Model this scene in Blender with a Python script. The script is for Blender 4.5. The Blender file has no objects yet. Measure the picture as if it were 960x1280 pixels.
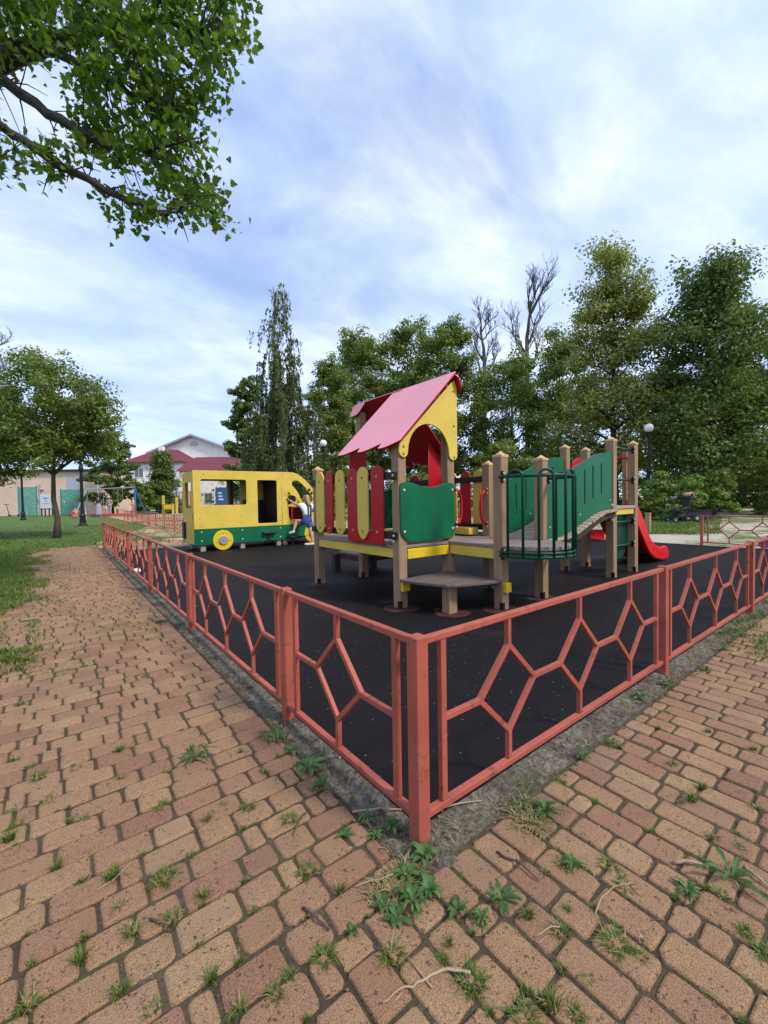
import bpy, math, random
import numpy as np
from mathutils import Vector, Matrix

random.seed(11)
rng = np.random.default_rng(11)
SC = bpy.context.scene
COL = SC.collection
PI = math.pi
R = math.radians

# ------------------------------------------------------------------ camera
# world frame: origin at the fence corner, +X along the right fence, +Y along the left fence, Z up
EYE = 1.04
FPX = 526.095
PITCH, ROLL, YAW = R(-1.61808), R(-.95009), R(127.757)
DL = Vector((math.cos(YAW), math.sin(YAW)))
DR = Vector((math.sin(YAW), -math.cos(YAW)))
CN = Vector((.135082, 1.824281)) * (EYE / 1.5)

def cam2w(a):
    p = Vector((a[0], a[1]))
    return Vector((p.dot(DR), p.dot(DL), a[2]))

CAMP = cam2w((-CN.x, -CN.y, EYE))
_f = Vector((0, math.cos(PITCH), math.sin(PITCH)))
_u = Vector((0, -math.sin(PITCH), math.cos(PITCH)))
_x = Vector((1, 0, 0))
CX = cam2w(_x * math.cos(ROLL) + _u * math.sin(ROLL))
CU = cam2w(_u * math.cos(ROLL) - _x * math.sin(ROLL))
CF = cam2w(_f)

cd = bpy.data.cameras.new('camera')
cam = bpy.data.objects.new('camera', cd)
COL.objects.link(cam)
cd.sensor_fit = 'HORIZONTAL'
cd.sensor_width = 36
cd.lens = FPX / 960 * 36
cd.clip_start = .02
cd.clip_end = 2000
cam.matrix_world = Matrix(((CX.x, CU.x, -CF.x, CAMP.x), (CX.y, CU.y, -CF.y, CAMP.y), (CX.z, CU.z, -CF.z, CAMP.z), (0, 0, 0, 1)))
SC.camera = cam

def ray(px, py):
    return CF + CX * ((px - 480) / FPX) + CU * ((640 - py) / FPX)

def G(px, py, z=0.):                      # a measured spot of the photograph on the ground
    d = ray(px, py)
    t = (z - EYE) / d.z
    return CAMP + d * t

def Dp(px, py, depth):                    # a measured spot at a known distance
    d = ray(px, py)
    return CAMP + d * (depth / d.dot(CF))

def Gd(px, depth):                        # ground spot in a direction at a distance
    p = Dp(px, 625, depth)
    p.z = 0
    return p

def PV(px, py, v):                        # on the vertical plane Y = v
    d = ray(px, py)
    return CAMP + d * ((v - CAMP.y) / d.y)

def PU(px, py, u):
    d = ray(px, py)
    return CAMP + d * ((u - CAMP.x) / d.x)

RIGHT = Vector((CX.x, CX.y, 0)).normalized()      # camera-right on the ground
AWAY = Vector((CF.x, CF.y, 0)).normalized()
FACE_YAW = math.atan2(RIGHT.y, RIGHT.x)

# ------------------------------------------------------------------ materials
def new_mat(name):
    m = bpy.data.materials.new(name)
    m.use_nodes = True
    nt = m.node_tree
    for n in list(nt.nodes):
        nt.nodes.remove(n)
    out = nt.nodes.new('ShaderNodeOutputMaterial')
    b = nt.nodes.new('ShaderNodeBsdfPrincipled')
    nt.links.new(b.outputs[0], out.inputs[0])
    return m, nt, b, out

def N(nt, typ, **kw):
    n = nt.nodes.new(typ)
    for k, v in kw.items():
        if k in n.inputs:
            n.inputs[k].default_value = v
        else:
            setattr(n, k, v)
    return n

def noise(nt, vec, scale, detail=4, rough=.6, dist=0):
    n = N(nt, 'ShaderNodeTexNoise')
    n.inputs['Scale'].default_value = scale
    n.inputs['Detail'].default_value = detail
    n.inputs['Roughness'].default_value = rough
    n.inputs['Distortion'].default_value = dist
    if vec is not None:
        nt.links.new(vec, n.inputs['Vector'])
    return n.outputs['Fac']

def ramp(nt, fac, stops):
    r = N(nt, 'ShaderNodeValToRGB')
    e = r.color_ramp.elements
    while len(e) < len(stops):
        e.new(.5)
    for i, (p, c) in enumerate(stops):
        e[i].position = p
        e[i].color = (*c, 1) if len(c) == 3 else c
    nt.links.new(fac, r.inputs[0])
    return r.outputs[0]

def mixc(nt, fac, a, b, mode='MIX'):
    m = N(nt, 'ShaderNodeMix', data_type='RGBA', blend_type=mode)
    for s, v in ((m.inputs[0], fac), (m.inputs[6], a), (m.inputs[7], b)):
        if hasattr(v, 'is_linked') or isinstance(v, bpy.types.NodeSocket):
            nt.links.new(v, s)
        elif isinstance(v, (int, float)):
            s.default_value = v
        else:
            s.default_value = (*v, 1) if len(v) == 3 else v
    return m.outputs[2]

def bump(nt, b, h, strength=.3, dist=.01):
    n = N(nt, 'ShaderNodeBump')
    n.inputs['Strength'].default_value = strength
    n.inputs['Distance'].default_value = dist
    nt.links.new(h, n.inputs['Height'])
    nt.links.new(n.outputs[0], b.inputs['Normal'])

def ocoord(nt, scale=None):
    t = N(nt, 'ShaderNodeTexCoord')
    if scale is None:
        return t.outputs['Object']
    mp = N(nt, 'ShaderNodeMapping')
    mp.inputs['Scale'].default_value = scale
    nt.links.new(t.outputs['Object'], mp.inputs['Vector'])
    return mp.outputs[0]

def sc(c, k):
    return tuple(min(1, x * k) for x in c)

def paint(name, col, rough=.45, var=.14, wear=None, wear_amt=.0, bumpy=.12, metallic=0, coat=0, spec=.28, scale=5):
    m, nt, b, o = new_mat(name)
    v = ocoord(nt)
    n1 = noise(nt, v, scale, 5, .62)
    c = ramp(nt, n1, [(.25, sc(col, 1 - var)), (.5, col), (.78, sc(col, 1 + var * .7))])
    if wear:
        n2 = noise(nt, v, scale * 6, 6, .7, .4)
        w = ramp(nt, n2, [(.66 - wear_amt, (0, 0, 0)), (.72 - wear_amt * .7, (1, 1, 1))])
        c = mixc(nt, w, c, wear)
    n3 = noise(nt, v, scale * 14, 3, .6)
    rr = ramp(nt, n1, [(.3, (rough - .1,) * 3), (.7, (min(1, rough + .14),) * 3)])
    nt.links.new(c, b.inputs['Base Color'])
    nt.links.new(rr, b.inputs['Roughness'])
    b.inputs['Metallic'].default_value = metallic
    b.inputs['Specular IOR Level'].default_value = spec
    if bumpy:
        bump(nt, b, n3, bumpy, .004)
    return m

def wood(name, c0, c1, c2, axis='z', rough=.7):
    m, nt, b, o = new_mat(name)
    s = {'z': (26, 26, 1.6), 'x': (1.6, 26, 26), 'y': (26, 1.6, 26)}[axis]
    v = ocoord(nt, s)
    n1 = noise(nt, v, 1.0, 6, .65, .6)
    n2 = noise(nt, ocoord(nt), 3.5, 4, .6)
    c = ramp(nt, n1, [(.28, c0), (.5, c1), (.74, c2)])
    c = mixc(nt, ramp(nt, n2, [(.45, (0, 0, 0)), (.8, (.35, .35, .35))]), c, sc(c0, .6))
    nt.links.new(c, b.inputs['Base Color'])
    b.inputs['Roughness'].default_value = rough
    b.inputs['Specular IOR Level'].default_value = .3
    bump(nt, b, n1, .25, .004)
    return m

def leafmat(name, cols, trans=.35, rough=.55, spec=.35):
    m, nt, b, o = new_mat(name)
    g = N(nt, 'ShaderNodeNewGeometry')
    stops = [(i / (len(cols) - 1), c) for i, c in enumerate(cols)]
    c = ramp(nt, g.outputs['Random Per Island'], stops)
    nt.links.new(c, b.inputs['Base Color'])
    b.inputs['Roughness'].default_value = rough
    b.inputs['Specular IOR Level'].default_value = spec
    t = N(nt, 'ShaderNodeBsdfTranslucent')
    tc = mixc(nt, .5, c, (.30, .42, .04), 'MIX')
    tc2 = mixc(nt, 1., tc, (.75, .85, .6), 'MULTIPLY')
    nt.links.new(tc2, t.inputs['Color'])
    mx = N(nt, 'ShaderNodeMixShader')
    mx.inputs[0].default_value = trans
    nt.links.new(b.outputs[0], mx.inputs[1])
    nt.links.new(t.outputs[0], mx.inputs[2])
    nt.links.new(mx.outputs[0], o.inputs[0])
    return m

def plain(name, col, rough=.6, metallic=0, spec=.5):
    m, nt, b, o = new_mat(name)
    n1 = noise(nt, ocoord(nt), 9, 4, .6)
    c = ramp(nt, n1, [(.3, sc(col, .88)), (.7, sc(col, 1.08))])
    nt.links.new(c, b.inputs['Base Color'])
    b.inputs['Roughness'].default_value = rough
    b.inputs['Metallic'].default_value = metallic
    b.inputs['Specular IOR Level'].default_value = spec
    return m

M = {}
M['fence'] = paint('salmon_red_paint', (.36, .090, .060), .48, .25, (.17, .06, .04), .095, .3, scale=4)
M['fence_far'] = paint('faded_red_paint', (.44, .115, .085), .5, .15)
M['yellow'] = paint('yellow_paint', (.66, .49, .08), .5, .15, (.46, .32, .06), .055, .1, scale=3)
M['yellow_bright'] = paint('bright_yellow_paint', (.66, .47, .02), .42, .1, (.3, .2, .03), .01)
M['red'] = paint('red_board_paint', (.40, .003, .008), .38, .14, (.2, .03, .03), .0, .08)
M['redslide'] = paint('red_plastic', (.62, .008, .012), .25, .08)
M['pink'] = paint('faded_pink_roof', (.80, .325, .37), .5, .1, (.66, .27, .30), .05, .06, scale=2.2)
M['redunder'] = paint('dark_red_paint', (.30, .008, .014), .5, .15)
M['green'] = paint('green_board_paint', (.002, .118, .05), .42, .25, (.012, .075, .04), .08, .06, scale=2.5)
M['greentube'] = paint('green_metal_paint', (.003, .055, .03), .32, .1)
M['dark'] = paint('dark_metal_paint', (.018, .010, .012), .45, .2)
M['bolt'] = plain('plastic_bolt_cap', (.55, .44, .32), .35)
M['bolty'] = plain('brass_bolt_cap', (.26, .17, .03), .4)
M['steel'] = plain('grey_steel', (.42, .42, .43), .38, .5)
M['post'] = wood('post_timber', (.22, .14, .078), (.305, .20, .115), (.38, .265, .165))
M['cap'] = wood('post_cap_timber', (.46, .30, .12), (.58, .40, .18), (.66, .48, .26))
M['deckx'] = wood('deck_timber_x', (.16, .12, .105), (.25, .195, .17), (.34, .28, .25), 'x')
M['deckdark'] = wood('deck_plywood', (.085, .06, .05), (.13, .098, .088), (.18, .14, .13), 'x')
M['plank'] = wood('bridge_plank_timber', (.22, .165, .12), (.36, .285, .22), (.48, .40, .32), 'y')
M['darkwood'] = wood('dark_timber', (.03, .018, .012), (.05, .03, .02), (.075, .048, .035))
M['black'] = plain('black_plastic', (.012, .012, .013), .5)
M['lamp'] = plain('black_cast_iron', (.010, .011, .012), .45, .3)
M['globe'] = plain('milky_globe', (.78, .78, .76), .25)
M['white'] = plain('white_material', (.75, .75, .73), .5)
M['bark'] = wood('tree_bark', (.045, .033, .024), (.085, .064, .048), (.13, .10, .08))
M['barkdark'] = wood('dark_bark', (.022, .017, .013), (.04, .03, .024), (.06, .047, .038))
M['bare'] = wood('bare_branch_bark', (.07, .055, .048), (.11, .09, .08), (.15, .125, .11))
M['birch'] = wood('birch_bark', (.10, .09, .08), (.5, .48, .44), (.68, .66, .62))
M['lf_maple'] = leafmat('maple_leaf', [(.02, .055, .008), (.05, .115, .013), (.10, .185, .02), (.19, .27, .035)], .5)
M['lf_mid'] = leafmat('mid_green_leaf', [(.085, .135, .022), (.145, .205, .036), (.20, .255, .055), (.27, .30, .10)], .42)
M['lf_lime'] = leafmat('yellow_green_leaf', [(.24, .26, .05), (.31, .33, .08), (.37, .375, .12), (.44, .42, .18)], .42)
M['lf_dark'] = leafmat('dark_green_leaf', [(.055, .095, .02), (.09, .14, .03), (.135, .185, .045), (.20, .24, .085)], .36)
M['lf_birch'] = leafmat('birch_leaf', [(.07, .10, .035), (.10, .13, .05), (.13, .155, .065), (.17, .19, .09)], .3)
M['lf_bush'] = leafmat('bush_leaf', [(.08, .15, .022), (.13, .22, .036), (.19, .28, .055), (.27, .33, .09)], .42)
M['lf_grass'] = leafmat('grass_blade', [(.05, .105, .010), (.08, .15, .016), (.12, .19, .024), (.21, .20, .06)], .25)
M['lf_dry'] = leafmat('dry_grass_blade', [(.16, .12, .05), (.26, .20, .09), (.36, .29, .15), (.20, .19, .07)], .25)
M['lf_weed'] = leafmat('weed_leaf', [(.03, .085, .02), (.055, .125, .03), (.08, .16, .04), (.10, .17, .06)], .25)
M['crumb'] = leafmat('dead_leaf_crumb', [(.035, .02, .012), (.07, .045, .025), (.14, .10, .06), (.34, .27, .18)], .1)
M['twig'] = wood('dry_twig', (.20, .14, .09), (.34, .25, .16), (.46, .36, .25), 'x')
M['twigd'] = wood('brown_twig', (.06, .035, .025), (.10, .06, .045), (.15, .10, .075), 'x')

# ------------------------------------------------------------------ mesh building
ORG = {}

def org(o):
    return ORG.get(o.name, Vector((0, 0, 0))) if o is not None else Vector((0, 0, 0))

def tag(o, label=None, cat=None, group=None, kind=None):
    if label: o['label'] = label
    if cat: o['category'] = cat
    if group: o['group'] = group
    if kind: o['kind'] = kind
    return o

def thing(name, label, cat, loc=(0, 0, 0), group=None):
    o = bpy.data.objects.new(name, None)
    COL.objects.link(o)
    o.empty_display_size = .1
    o.location = loc
    ORG[o.name] = Vector(loc)
    return tag(o, label, cat, group)

def link_mesh(name, me, mat, parent=None, loc=None):
    o = bpy.data.objects.new(name, me)
    COL.objects.link(o)
    if parent is not None:
        L = org(parent)
        o.parent = parent
        ORG[o.name] = L
    else:
        L = Vector(loc) if loc is not None else Vector((0, 0, 0))
        o.location = L
        ORG[o.name] = L
    if L.length > 0:
        me.transform(Matrix.Translation(-L))
    if isinstance(mat, (list, tuple)):
        for m in mat: me.materials.append(m)
    elif mat is not None:
        me.materials.append(mat)
    return o

def copy_tree(o, parent=None):
    c = o.copy()
    COL.objects.link(c)
    if parent is not None: c.parent = parent
    for ch in list(o.children): copy_tree(ch, c)
    return c

class MB:
    def __init__(self): self.v, self.f, self.m = [], [], []
    def add(self, vs, fs, mi=0):
        n = len(self.v)
        self.v += [tuple(p) for p in vs]
        self.f += [tuple(i + n for i in f) for f in fs]
        self.m += [mi] * len(fs)
        return self
    def obox(self, c, sx, sy, sz, ex=None, ey=None, ez=None, mi=0):
        c = Vector(c)
        ex = Vector(ex if ex is not None else (1, 0, 0)); ey = Vector(ey if ey is not None else (0, 1, 0)); ez = Vector(ez if ez is not None else (0, 0, 1))
        vs = [c + ex * (a * sx / 2) + ey * (b * sy / 2) + ez * (d * sz / 2) for d in (-1, 1) for b in (-1, 1) for a in (-1, 1)]
        return self.add(vs, [(0, 2, 3, 1), (4, 5, 7, 6), (0, 1, 5, 4), (2, 6, 7, 3), (0, 4, 6, 2), (1, 3, 7, 5)], mi)
    def box(self, x0, y0, z0, x1, y1, z1, mi=0):
        return self.obox(((x0 + x1) / 2, (y0 + y1) / 2, (z0 + z1) / 2), x1 - x0, y1 - y0, z1 - z0, mi=mi)
    def bar(self, p0, p1, w, h, up=(0, 0, 1), mi=0):
        p0, p1 = Vector(p0), Vector(p1)
        d = (p1 - p0); L = d.length; d.normalize()
        s = d.cross(Vector(up))
        if s.length < 1e-4: s = d.cross(Vector((0, 1, 0)))
        s.normalize(); u = s.cross(d)
        return self.obox((p0 + p1) / 2, L, w, h, d, s, u, mi)
    def tube(self, pts, r, n=8, mi=0, cap=True):
        pts = [Vector(p) for p in pts]
        rs = r if isinstance(r, (list, tuple)) else [r] * len(pts)
        rings = []; prev = None
        for i, p in enumerate(pts):
            t = (pts[min(i + 1, len(pts) - 1)] - pts[max(i - 1, 0)])
            if t.length < 1e-9: t = Vector((0, 0, 1))
            t.normalize()
            if prev is None:
                a = t.cross(Vector((0, 0, 1)))
                if a.length < .05: a = t.cross(Vector((1, 0, 0)))
            else:
                a = prev - t * prev.dot(t)
                if a.length < 1e-6: a = t.cross(Vector((1, 0, 0)))
            a.normalize(); b = t.cross(a); prev = a
            rings.append([p + (a * math.cos(2 * PI * k / n) + b * math.sin(2 * PI * k / n)) * rs[i] for k in range(n)])
        vs = [q for rg in rings for q in rg]
        fs = []
        for i in range(len(pts) - 1):
            for k in range(n):
                k2 = (k + 1) % n
                fs.append((i * n + k, i * n + k2, (i + 1) * n + k2, (i + 1) * n + k))
        if cap:
            fs.append(tuple(range(n))[::-1]); fs.append(tuple((len(pts) - 1) * n + k for k in range(n)))
        return self.add(vs, fs, mi)
    def lathe(self, prof, o, n=16, axis=(0, 0, 1), mi=0):
        o = Vector(o); ax = Vector(axis).normalized()
        a = ax.cross(Vector((0, 0, 1)))
        if a.length < .05: a = Vector((1, 0, 0))
        a.normalize(); b = ax.cross(a)
        vs = []
        for r, z in prof:
            vs += [o + ax * z + (a * math.cos(2 * PI * k / n) + b * math.sin(2 * PI * k / n)) * max(r, 1e-4) for k in range(n)]
        fs = []
        for i in range(len(prof) - 1):
            for k in range(n):
                k2 = (k + 1) % n
                fs.append((i * n + k, i * n + k2, (i + 1) * n + k2, (i + 1) * n + k))
        fs.append(tuple(range(n))[::-1]); fs.append(tuple((len(prof) - 1) * n + k for k in range(n)))
        return self.add(vs, fs, mi)
    def ball(self, c, rx, ry=None, rz=None, n=14, mi=0):
        ry = ry or rx; rz = rz or rx
        c = Vector(c); k = max(6, n // 2)
        vs = [c + Vector((0, 0, -rz))]
        for i in range(1, k):
            t = -PI / 2 + PI * i / k
            vs += [c + Vector((rx * math.cos(t) * math.cos(2 * PI * j / n), ry * math.cos(t) * math.sin(2 * PI * j / n), rz * math.sin(t))) for j in range(n)]
        vs.append(c + Vector((0, 0, rz)))
        fs = [(0, 1 + (j + 1) % n, 1 + j) for j in range(n)]
        for i in range(k - 2):
            for j in range(n):
                j2 = (j + 1) % n
                fs.append((1 + i * n + j, 1 + i * n + j2, 1 + (i + 1) * n + j2, 1 + (i + 1) * n + j))
        L = len(vs) - 1
        fs += [(L, 1 + (k - 2) * n + j, 1 + (k - 2) * n + (j + 1) % n) for j in range(n)]
        return self.add(vs, fs, mi)
    def prism(self, poly, fr, t, mi=0):          # poly in (a,b) of frame fr=(o,ea,eb), thickness t along ea x eb (centred)
        o, ea, eb = (Vector(q) for q in fr)
        en = ea.cross(eb)
        k = len(poly)
        vs = [o + ea * a + eb * b - en * (t / 2) for a, b in poly] + [o + ea * a + eb * b + en * (t / 2) for a, b in poly]
        fs = [tuple(range(k))[::-1], tuple(range(k, 2 * k))] + [(i, (i + 1) % k, k + (i + 1) % k, k + i) for i in range(k)]
        return self.add(vs, fs, mi)
    def build(self, name, mat, parent=None, loc=None, bevel=0, smooth=False, seg=2):
        me = bpy.data.meshes.new(name)
        me.from_pydata(self.v, [], self.f)
        if isinstance(mat, (list, tuple)): me.polygons.foreach_set('material_index', self.m)
        if smooth: me.polygons.foreach_set('use_smooth', [True] * len(self.f))
        me.update()
        o = link_mesh(name, me, mat, parent, loc)
        if bevel:
            b = o.modifiers.new('bevel', 'BEVEL')
            b.width = bevel; b.segments = seg; b.limit_method = 'ANGLE'; b.angle_limit = R(40)
        return o

def arc(cx, cy, rx, ry, a0, a1, n=8):
    return [(cx + rx * math.cos(R(a0 + (a1 - a0) * i / n)), cy + ry * math.sin(R(a0 + (a1 - a0) * i / n))) for i in range(n + 1)]

def rrect(x0, y0, x1, y1, r, n=4):
    return arc(x1 - r, y1 - r, r, r, 0, 90, n) + arc(x0 + r, y1 - r, r, r, 90, 180, n) + arc(x0 + r, y0 + r, r, r, 180, 270, n) + arc(x1 - r, y0 + r, r, r, 270, 360, n)

def smooth_poly(pts, r=.03, n=3):                # round every corner of an outline
    out = []
    k = len(pts)
    for i in range(k):
        p = Vector(pts[i]); a = Vector(pts[i - 1]) - p; b = Vector(pts[(i + 1) % k]) - p
        rr = min(r, a.length * .45, b.length * .45)
        q0 = p + a.normalized() * rr; q1 = p + b.normalized() * rr
        for j in range(n + 1):
            t = j / n
            out.append(tuple(q0.lerp(p, t).lerp(p.lerp(q1, t), t)))
    return out

def panel(name, outer, holes, t, fr, mat, parent=None, bevel=.004, loc=None):
    """sheet cut from a board: outline and holes in (a,b) of frame fr=(origin, ea, eb), rounded edges"""
    cu = bpy.data.curves.new(name, 'CURVE')
    cu.dimensions = '2D'; cu.fill_mode = 'BOTH'
    cu.extrude = max(t / 2 - bevel, .0005); cu.bevel_depth = bevel; cu.bevel_resolution = 1; cu.offset = -bevel
    for pl in [outer] + list(holes):
        s = cu.splines.new('POLY')
        s.points.add(len(pl) - 1)
        for i, (a, b) in enumerate(pl): s.points[i].co = (a, b, 0, 1)
        s.use_cyclic_u = True
    tmp = bpy.data.objects.new('tmp', cu)
    me = bpy.data.meshes.new_from_object(tmp)
    bpy.data.objects.remove(tmp); bpy.data.curves.remove(cu)
    me.materials.clear()
    me.name = name
    o, ea, eb = (Vector(q) for q in fr); en = ea.cross(eb)
    me.transform(Matrix(((ea.x, eb.x, en.x, o.x), (ea.y, eb.y, en.y, o.y), (ea.z, eb.z, en.z, o.z), (0, 0, 0, 1))))
    return link_mesh(name, me, mat, parent, loc)

def np_mesh(name, V, F, mat, parent=None, loc=None, smooth=False):
    """V (n,3), F (m,k) arrays"""
    me = bpy.data.meshes.new(name)
    V = np.asarray(V, dtype=np.float32); F = np.asarray(F, dtype=np.int32)
    me.vertices.add(len(V)); me.vertices.foreach_set('co', V.ravel())
    k = F.shape[1]
    me.loops.add(F.size); me.loops.foreach_set('vertex_index', F.ravel())
    me.polygons.add(len(F)); me.polygons.foreach_set('loop_start', np.arange(0, F.size, k, dtype=np.int32))
    try: me.polygons.foreach_set('loop_total', np.full(len(F), k, dtype=np.int32))
    except Exception: pass
    if smooth: me.polygons.foreach_set('use_smooth', np.ones(len(F), dtype=bool))
    me.update(calc_edges=True); me.validate()
    return link_mesh(name, me, mat, parent, loc)

def bolts(mb, pts, nrm, r=.011, h=.008):
    n = Vector(nrm)
    for p in pts: mb.lathe([(r, 0), (r * .95, h * .6), (r * .55, h), (0, h * 1.05)], Vector(p), 8, n)
# ------------------------------------------------------------------ sky, sun
SUN_DIR = Vector((.30, -.72, .85)).normalized()
w = bpy.data.worlds.new('World')
SC.world = w
w.use_nodes = True
nt = w.node_tree
for n in list(nt.nodes): nt.nodes.remove(n)
wo = nt.nodes.new('ShaderNodeOutputWorld')
sky = nt.nodes.new('ShaderNodeTexSky')
sky.sky_type = 'NISHITA'
sky.sun_disc = False
sky.sun_elevation = math.asin(SUN_DIR.z)
sky.sun_rotation = math.atan2(SUN_DIR.x, SUN_DIR.y)
sky.air_density = 1.0; sky.dust_density = .6; sky.ozone_density = 1.5
bg1 = nt.nodes.new('ShaderNodeBackground')
bg1.inputs['Strength'].default_value = .115
nt.links.new(sky.outputs[0], bg1.inputs['Color'])
tc = nt.nodes.new('ShaderNodeTexCoord')
sep = nt.nodes.new('ShaderNodeSeparateXYZ')
nt.links.new(tc.outputs['Generated'], sep.inputs[0])
def mth(op, a, b=None, c=None):
    n = nt.nodes.new('ShaderNodeMath'); n.operation = op
    for i, v in enumerate((a, b, c)):
        if v is None: continue
        if isinstance(v, (int, float)): n.inputs[i].default_value = v
        else: nt.links.new(v, n.inputs[i])
    return n.outputs[0]
zz = mth('ADD', mth('MAXIMUM', sep.outputs['Z'], 0.0), .22)
cx = mth('DIVIDE', sep.outputs['X'], zz)
cy = mth('DIVIDE', sep.outputs['Y'], zz)
cmb = nt.nodes.new('ShaderNodeCombineXYZ')
nt.links.new(cx, cmb.inputs[0]); nt.links.new(cy, cmb.inputs[1])
mp = nt.nodes.new('ShaderNodeMapping')
mp.inputs['Rotation'].default_value = (0, 0, R(28))
mp.inputs['Scale'].default_value = (.85, 1.25, 1)
mp.inputs['Location'].default_value = (2.3, 7.1, 0)
nt.links.new(cmb.outputs[0], mp.inputs[0])
big = noise(nt, mp.outputs[0], .75, 3, .5, .3)
fine = noise(nt, mp.outputs[0], 2.4, 7, .58, .7)
cov = mth('ADD', mth('MULTIPLY', big, .62), mth('MULTIPLY', fine, .42))
mask = ramp(nt, cov, [(.37, (.50,) * 3), (.46, (.74,) * 3), (.56, (1, 1, 1))])
mp2 = nt.nodes.new('ShaderNodeMapping')
mp2.inputs['Location'].default_value = (5.2, 1.4, 3)
mp2.inputs['Scale'].default_value = (1.25, 1.7, 1)
mp2.inputs['Rotation'].default_value = (0, 0, R(-25))
nt.links.new(cmb.outputs[0], mp2.inputs[0])
shade = noise(nt, mp2.outputs[0], 1.3, 7, .6, .35)
ccol = ramp(nt, shade, [(.32, (.42, .53, .88)), (.44, (.49, .61, .93)), (.54, (.59, .69, .96)), (.67, (.80, .86, 1.0))])
bg2 = nt.nodes.new('ShaderNodeBackground')
nt.links.new(ccol, bg2.inputs['Color'])
bg2.inputs['Strength'].default_value = .94
mxw = nt.nodes.new('ShaderNodeMixShader')
nt.links.new(mask, mxw.inputs[0])
nt.links.new(bg1.outputs[0], mxw.inputs[1])
nt.links.new(bg2.outputs[0], mxw.inputs[2])
nt.links.new(mxw.outputs[0], wo.inputs[0])

sl = bpy.data.lights.new('sun', 'SUN')
sl.energy = 2.2
sl.angle = R(10)
sl.color = (1, .90, .74)
so = bpy.data.objects.new('sun', sl)
COL.objects.link(so)
so.location = SUN_DIR * 60
so.rotation_euler = (-SUN_DIR).to_track_quat('-Z', 'Y').to_euler()

SC.view_settings.view_transform = 'Standard'
SC.view_settings.look = 'None'
SC.view_settings.gamma = 1
SC.view_settings.use_curve_mapping = False
SC.view_settings.exposure = .64

# ------------------------------------------------------------------ ground materials
def ground_mat(name, stops, scale, fine_scale, bstr=.5, bdist=.02, rough=.9, extra=None):
    m, nt, b, o = new_mat(name)
    v = ocoord(nt)
    a = noise(nt, v, scale, 6, .62, .3)
    f = noise(nt, v, fine_scale, 4, .7)
    mixf = N(nt, 'ShaderNodeMath', operation='MULTIPLY_ADD')
    nt.links.new(f, mixf.inputs[0]); mixf.inputs[1].default_value = .55
    ad = N(nt, 'ShaderNodeMath', operation='MULTIPLY'); nt.links.new(a, ad.inputs[0]); ad.inputs[1].default_value = .5
    nt.links.new(ad.outputs[0], mixf.inputs[2])
    c = ramp(nt, mixf.outputs[0], stops)
    if extra: c = extra(nt, v, c)
    nt.links.new(c, b.inputs['Base Color'])
    b.inputs['Roughness'].default_value = rough
    b.inputs['Specular IOR Level'].default_value = .25
    bump(nt, b, f, bstr, bdist)
    return m

M['ground'] = ground_mat('park_ground', [(.3, (.05, .07, .02)), (.5, (.09, .11, .035)), (.7, (.17, .15, .075))], .5, 14)
M['lawn'] = ground_mat('lawn_turf', [(.32, (.045, .085, .011)), (.5, (.075, .13, .018)), (.68, (.13, .18, .04))], .6, 22, .8, .04)
def sand_extra(nt, v, c):
    p = noise(nt, v, .42, 6, .68, .5)
    q = noise(nt, v, 9, 5, .7)
    s = N(nt, 'ShaderNodeMath', operation='MULTIPLY_ADD'); nt.links.new(q, s.inputs[0]); s.inputs[1].default_value = .35; nt.links.new(p, s.inputs[2])
    return mixc(nt, ramp(nt, s.outputs[0], [(.66, (0, 0, 0)), (.76, (1, 1, 1))]), c, (.10, .125, .03))
M['sand'] = ground_mat('trodden_sand', [(.3, (.27, .20, .11)), (.5, (.37, .29, .17)), (.7, (.46, .38, .25))], 1.1, 30, .4, .01, .95, sand_extra)
M['path'] = ground_mat('pale_gravel', [(.3, (.30, .26, .20)), (.5, (.40, .355, .28)), (.7, (.48, .43, .35))], 1.5, 40, .4, .01, .95, sand_extra)
M['soil'] = ground_mat('joint_soil', [(.3, (.030, .023, .014)), (.5, (.062, .048, .030)), (.72, (.13, .10, .065))], 3, 90, .8, .006, .95,
                       lambda nt, v, c: mixc(nt, ramp(nt, noise(nt, v, 2.2, 5, .7), [(.54, (0, 0, 0)), (.68, (.7, .7, .7))]), c, (.055, .075, .018)))
M['kerb'] = ground_mat('dirty_concrete', [(.34, (.034, .027, .021)), (.45, (.078, .066, .052)), (.54, (.145, .125, .10)), (.66, (.28, .25, .21))], 6, 45, 1.0, .02, .95,
                       lambda nt, v, c: mixc(nt, ramp(nt, noise(nt, v, 3.1, 5, .7), [(.52, (0, 0, 0)), (.66, (.8, .8, .8))]), c, (.05, .06, .02)))

m, nt, b, o = new_mat('black_rubber_crumb')
v = ocoord(nt)
vo = N(nt, 'ShaderNodeTexVoronoi'); vo.inputs['Scale'].default_value = 330; nt.links.new(v, vo.inputs['Vector'])
cr = noise(nt, v, 260, 3, .7)
lg = noise(nt, v, 1.3, 5, .6)
base = ramp(nt, lg, [(.3, (.0055, .0038, .0045)), (.6, (.009, .0066, .0072)), (.8, (.030, .025, .025))])
sp = N(nt, 'ShaderNodeTexVoronoi'); sp.inputs['Scale'].default_value = 26; nt.links.new(v, sp.inputs['Vector'])
spm = ramp(nt, sp.outputs['Distance'], [(.07, (.8, .8, .8)), (.13, (0, 0, 0))])
hue = ramp(nt, sp.outputs['Color'], [(.5, (0, 0, 0)), (.52, (1, 1, 1))])
gate = N(nt, 'ShaderNodeMix', data_type='RGBA', blend_type='MULTIPLY'); gate.inputs[0].default_value = 1
nt.links.new(spm, gate.inputs[6]); nt.links.new(hue, gate.inputs[7])
c = mixc(nt, gate.outputs[2], base, (.22, .20, .19))
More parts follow.
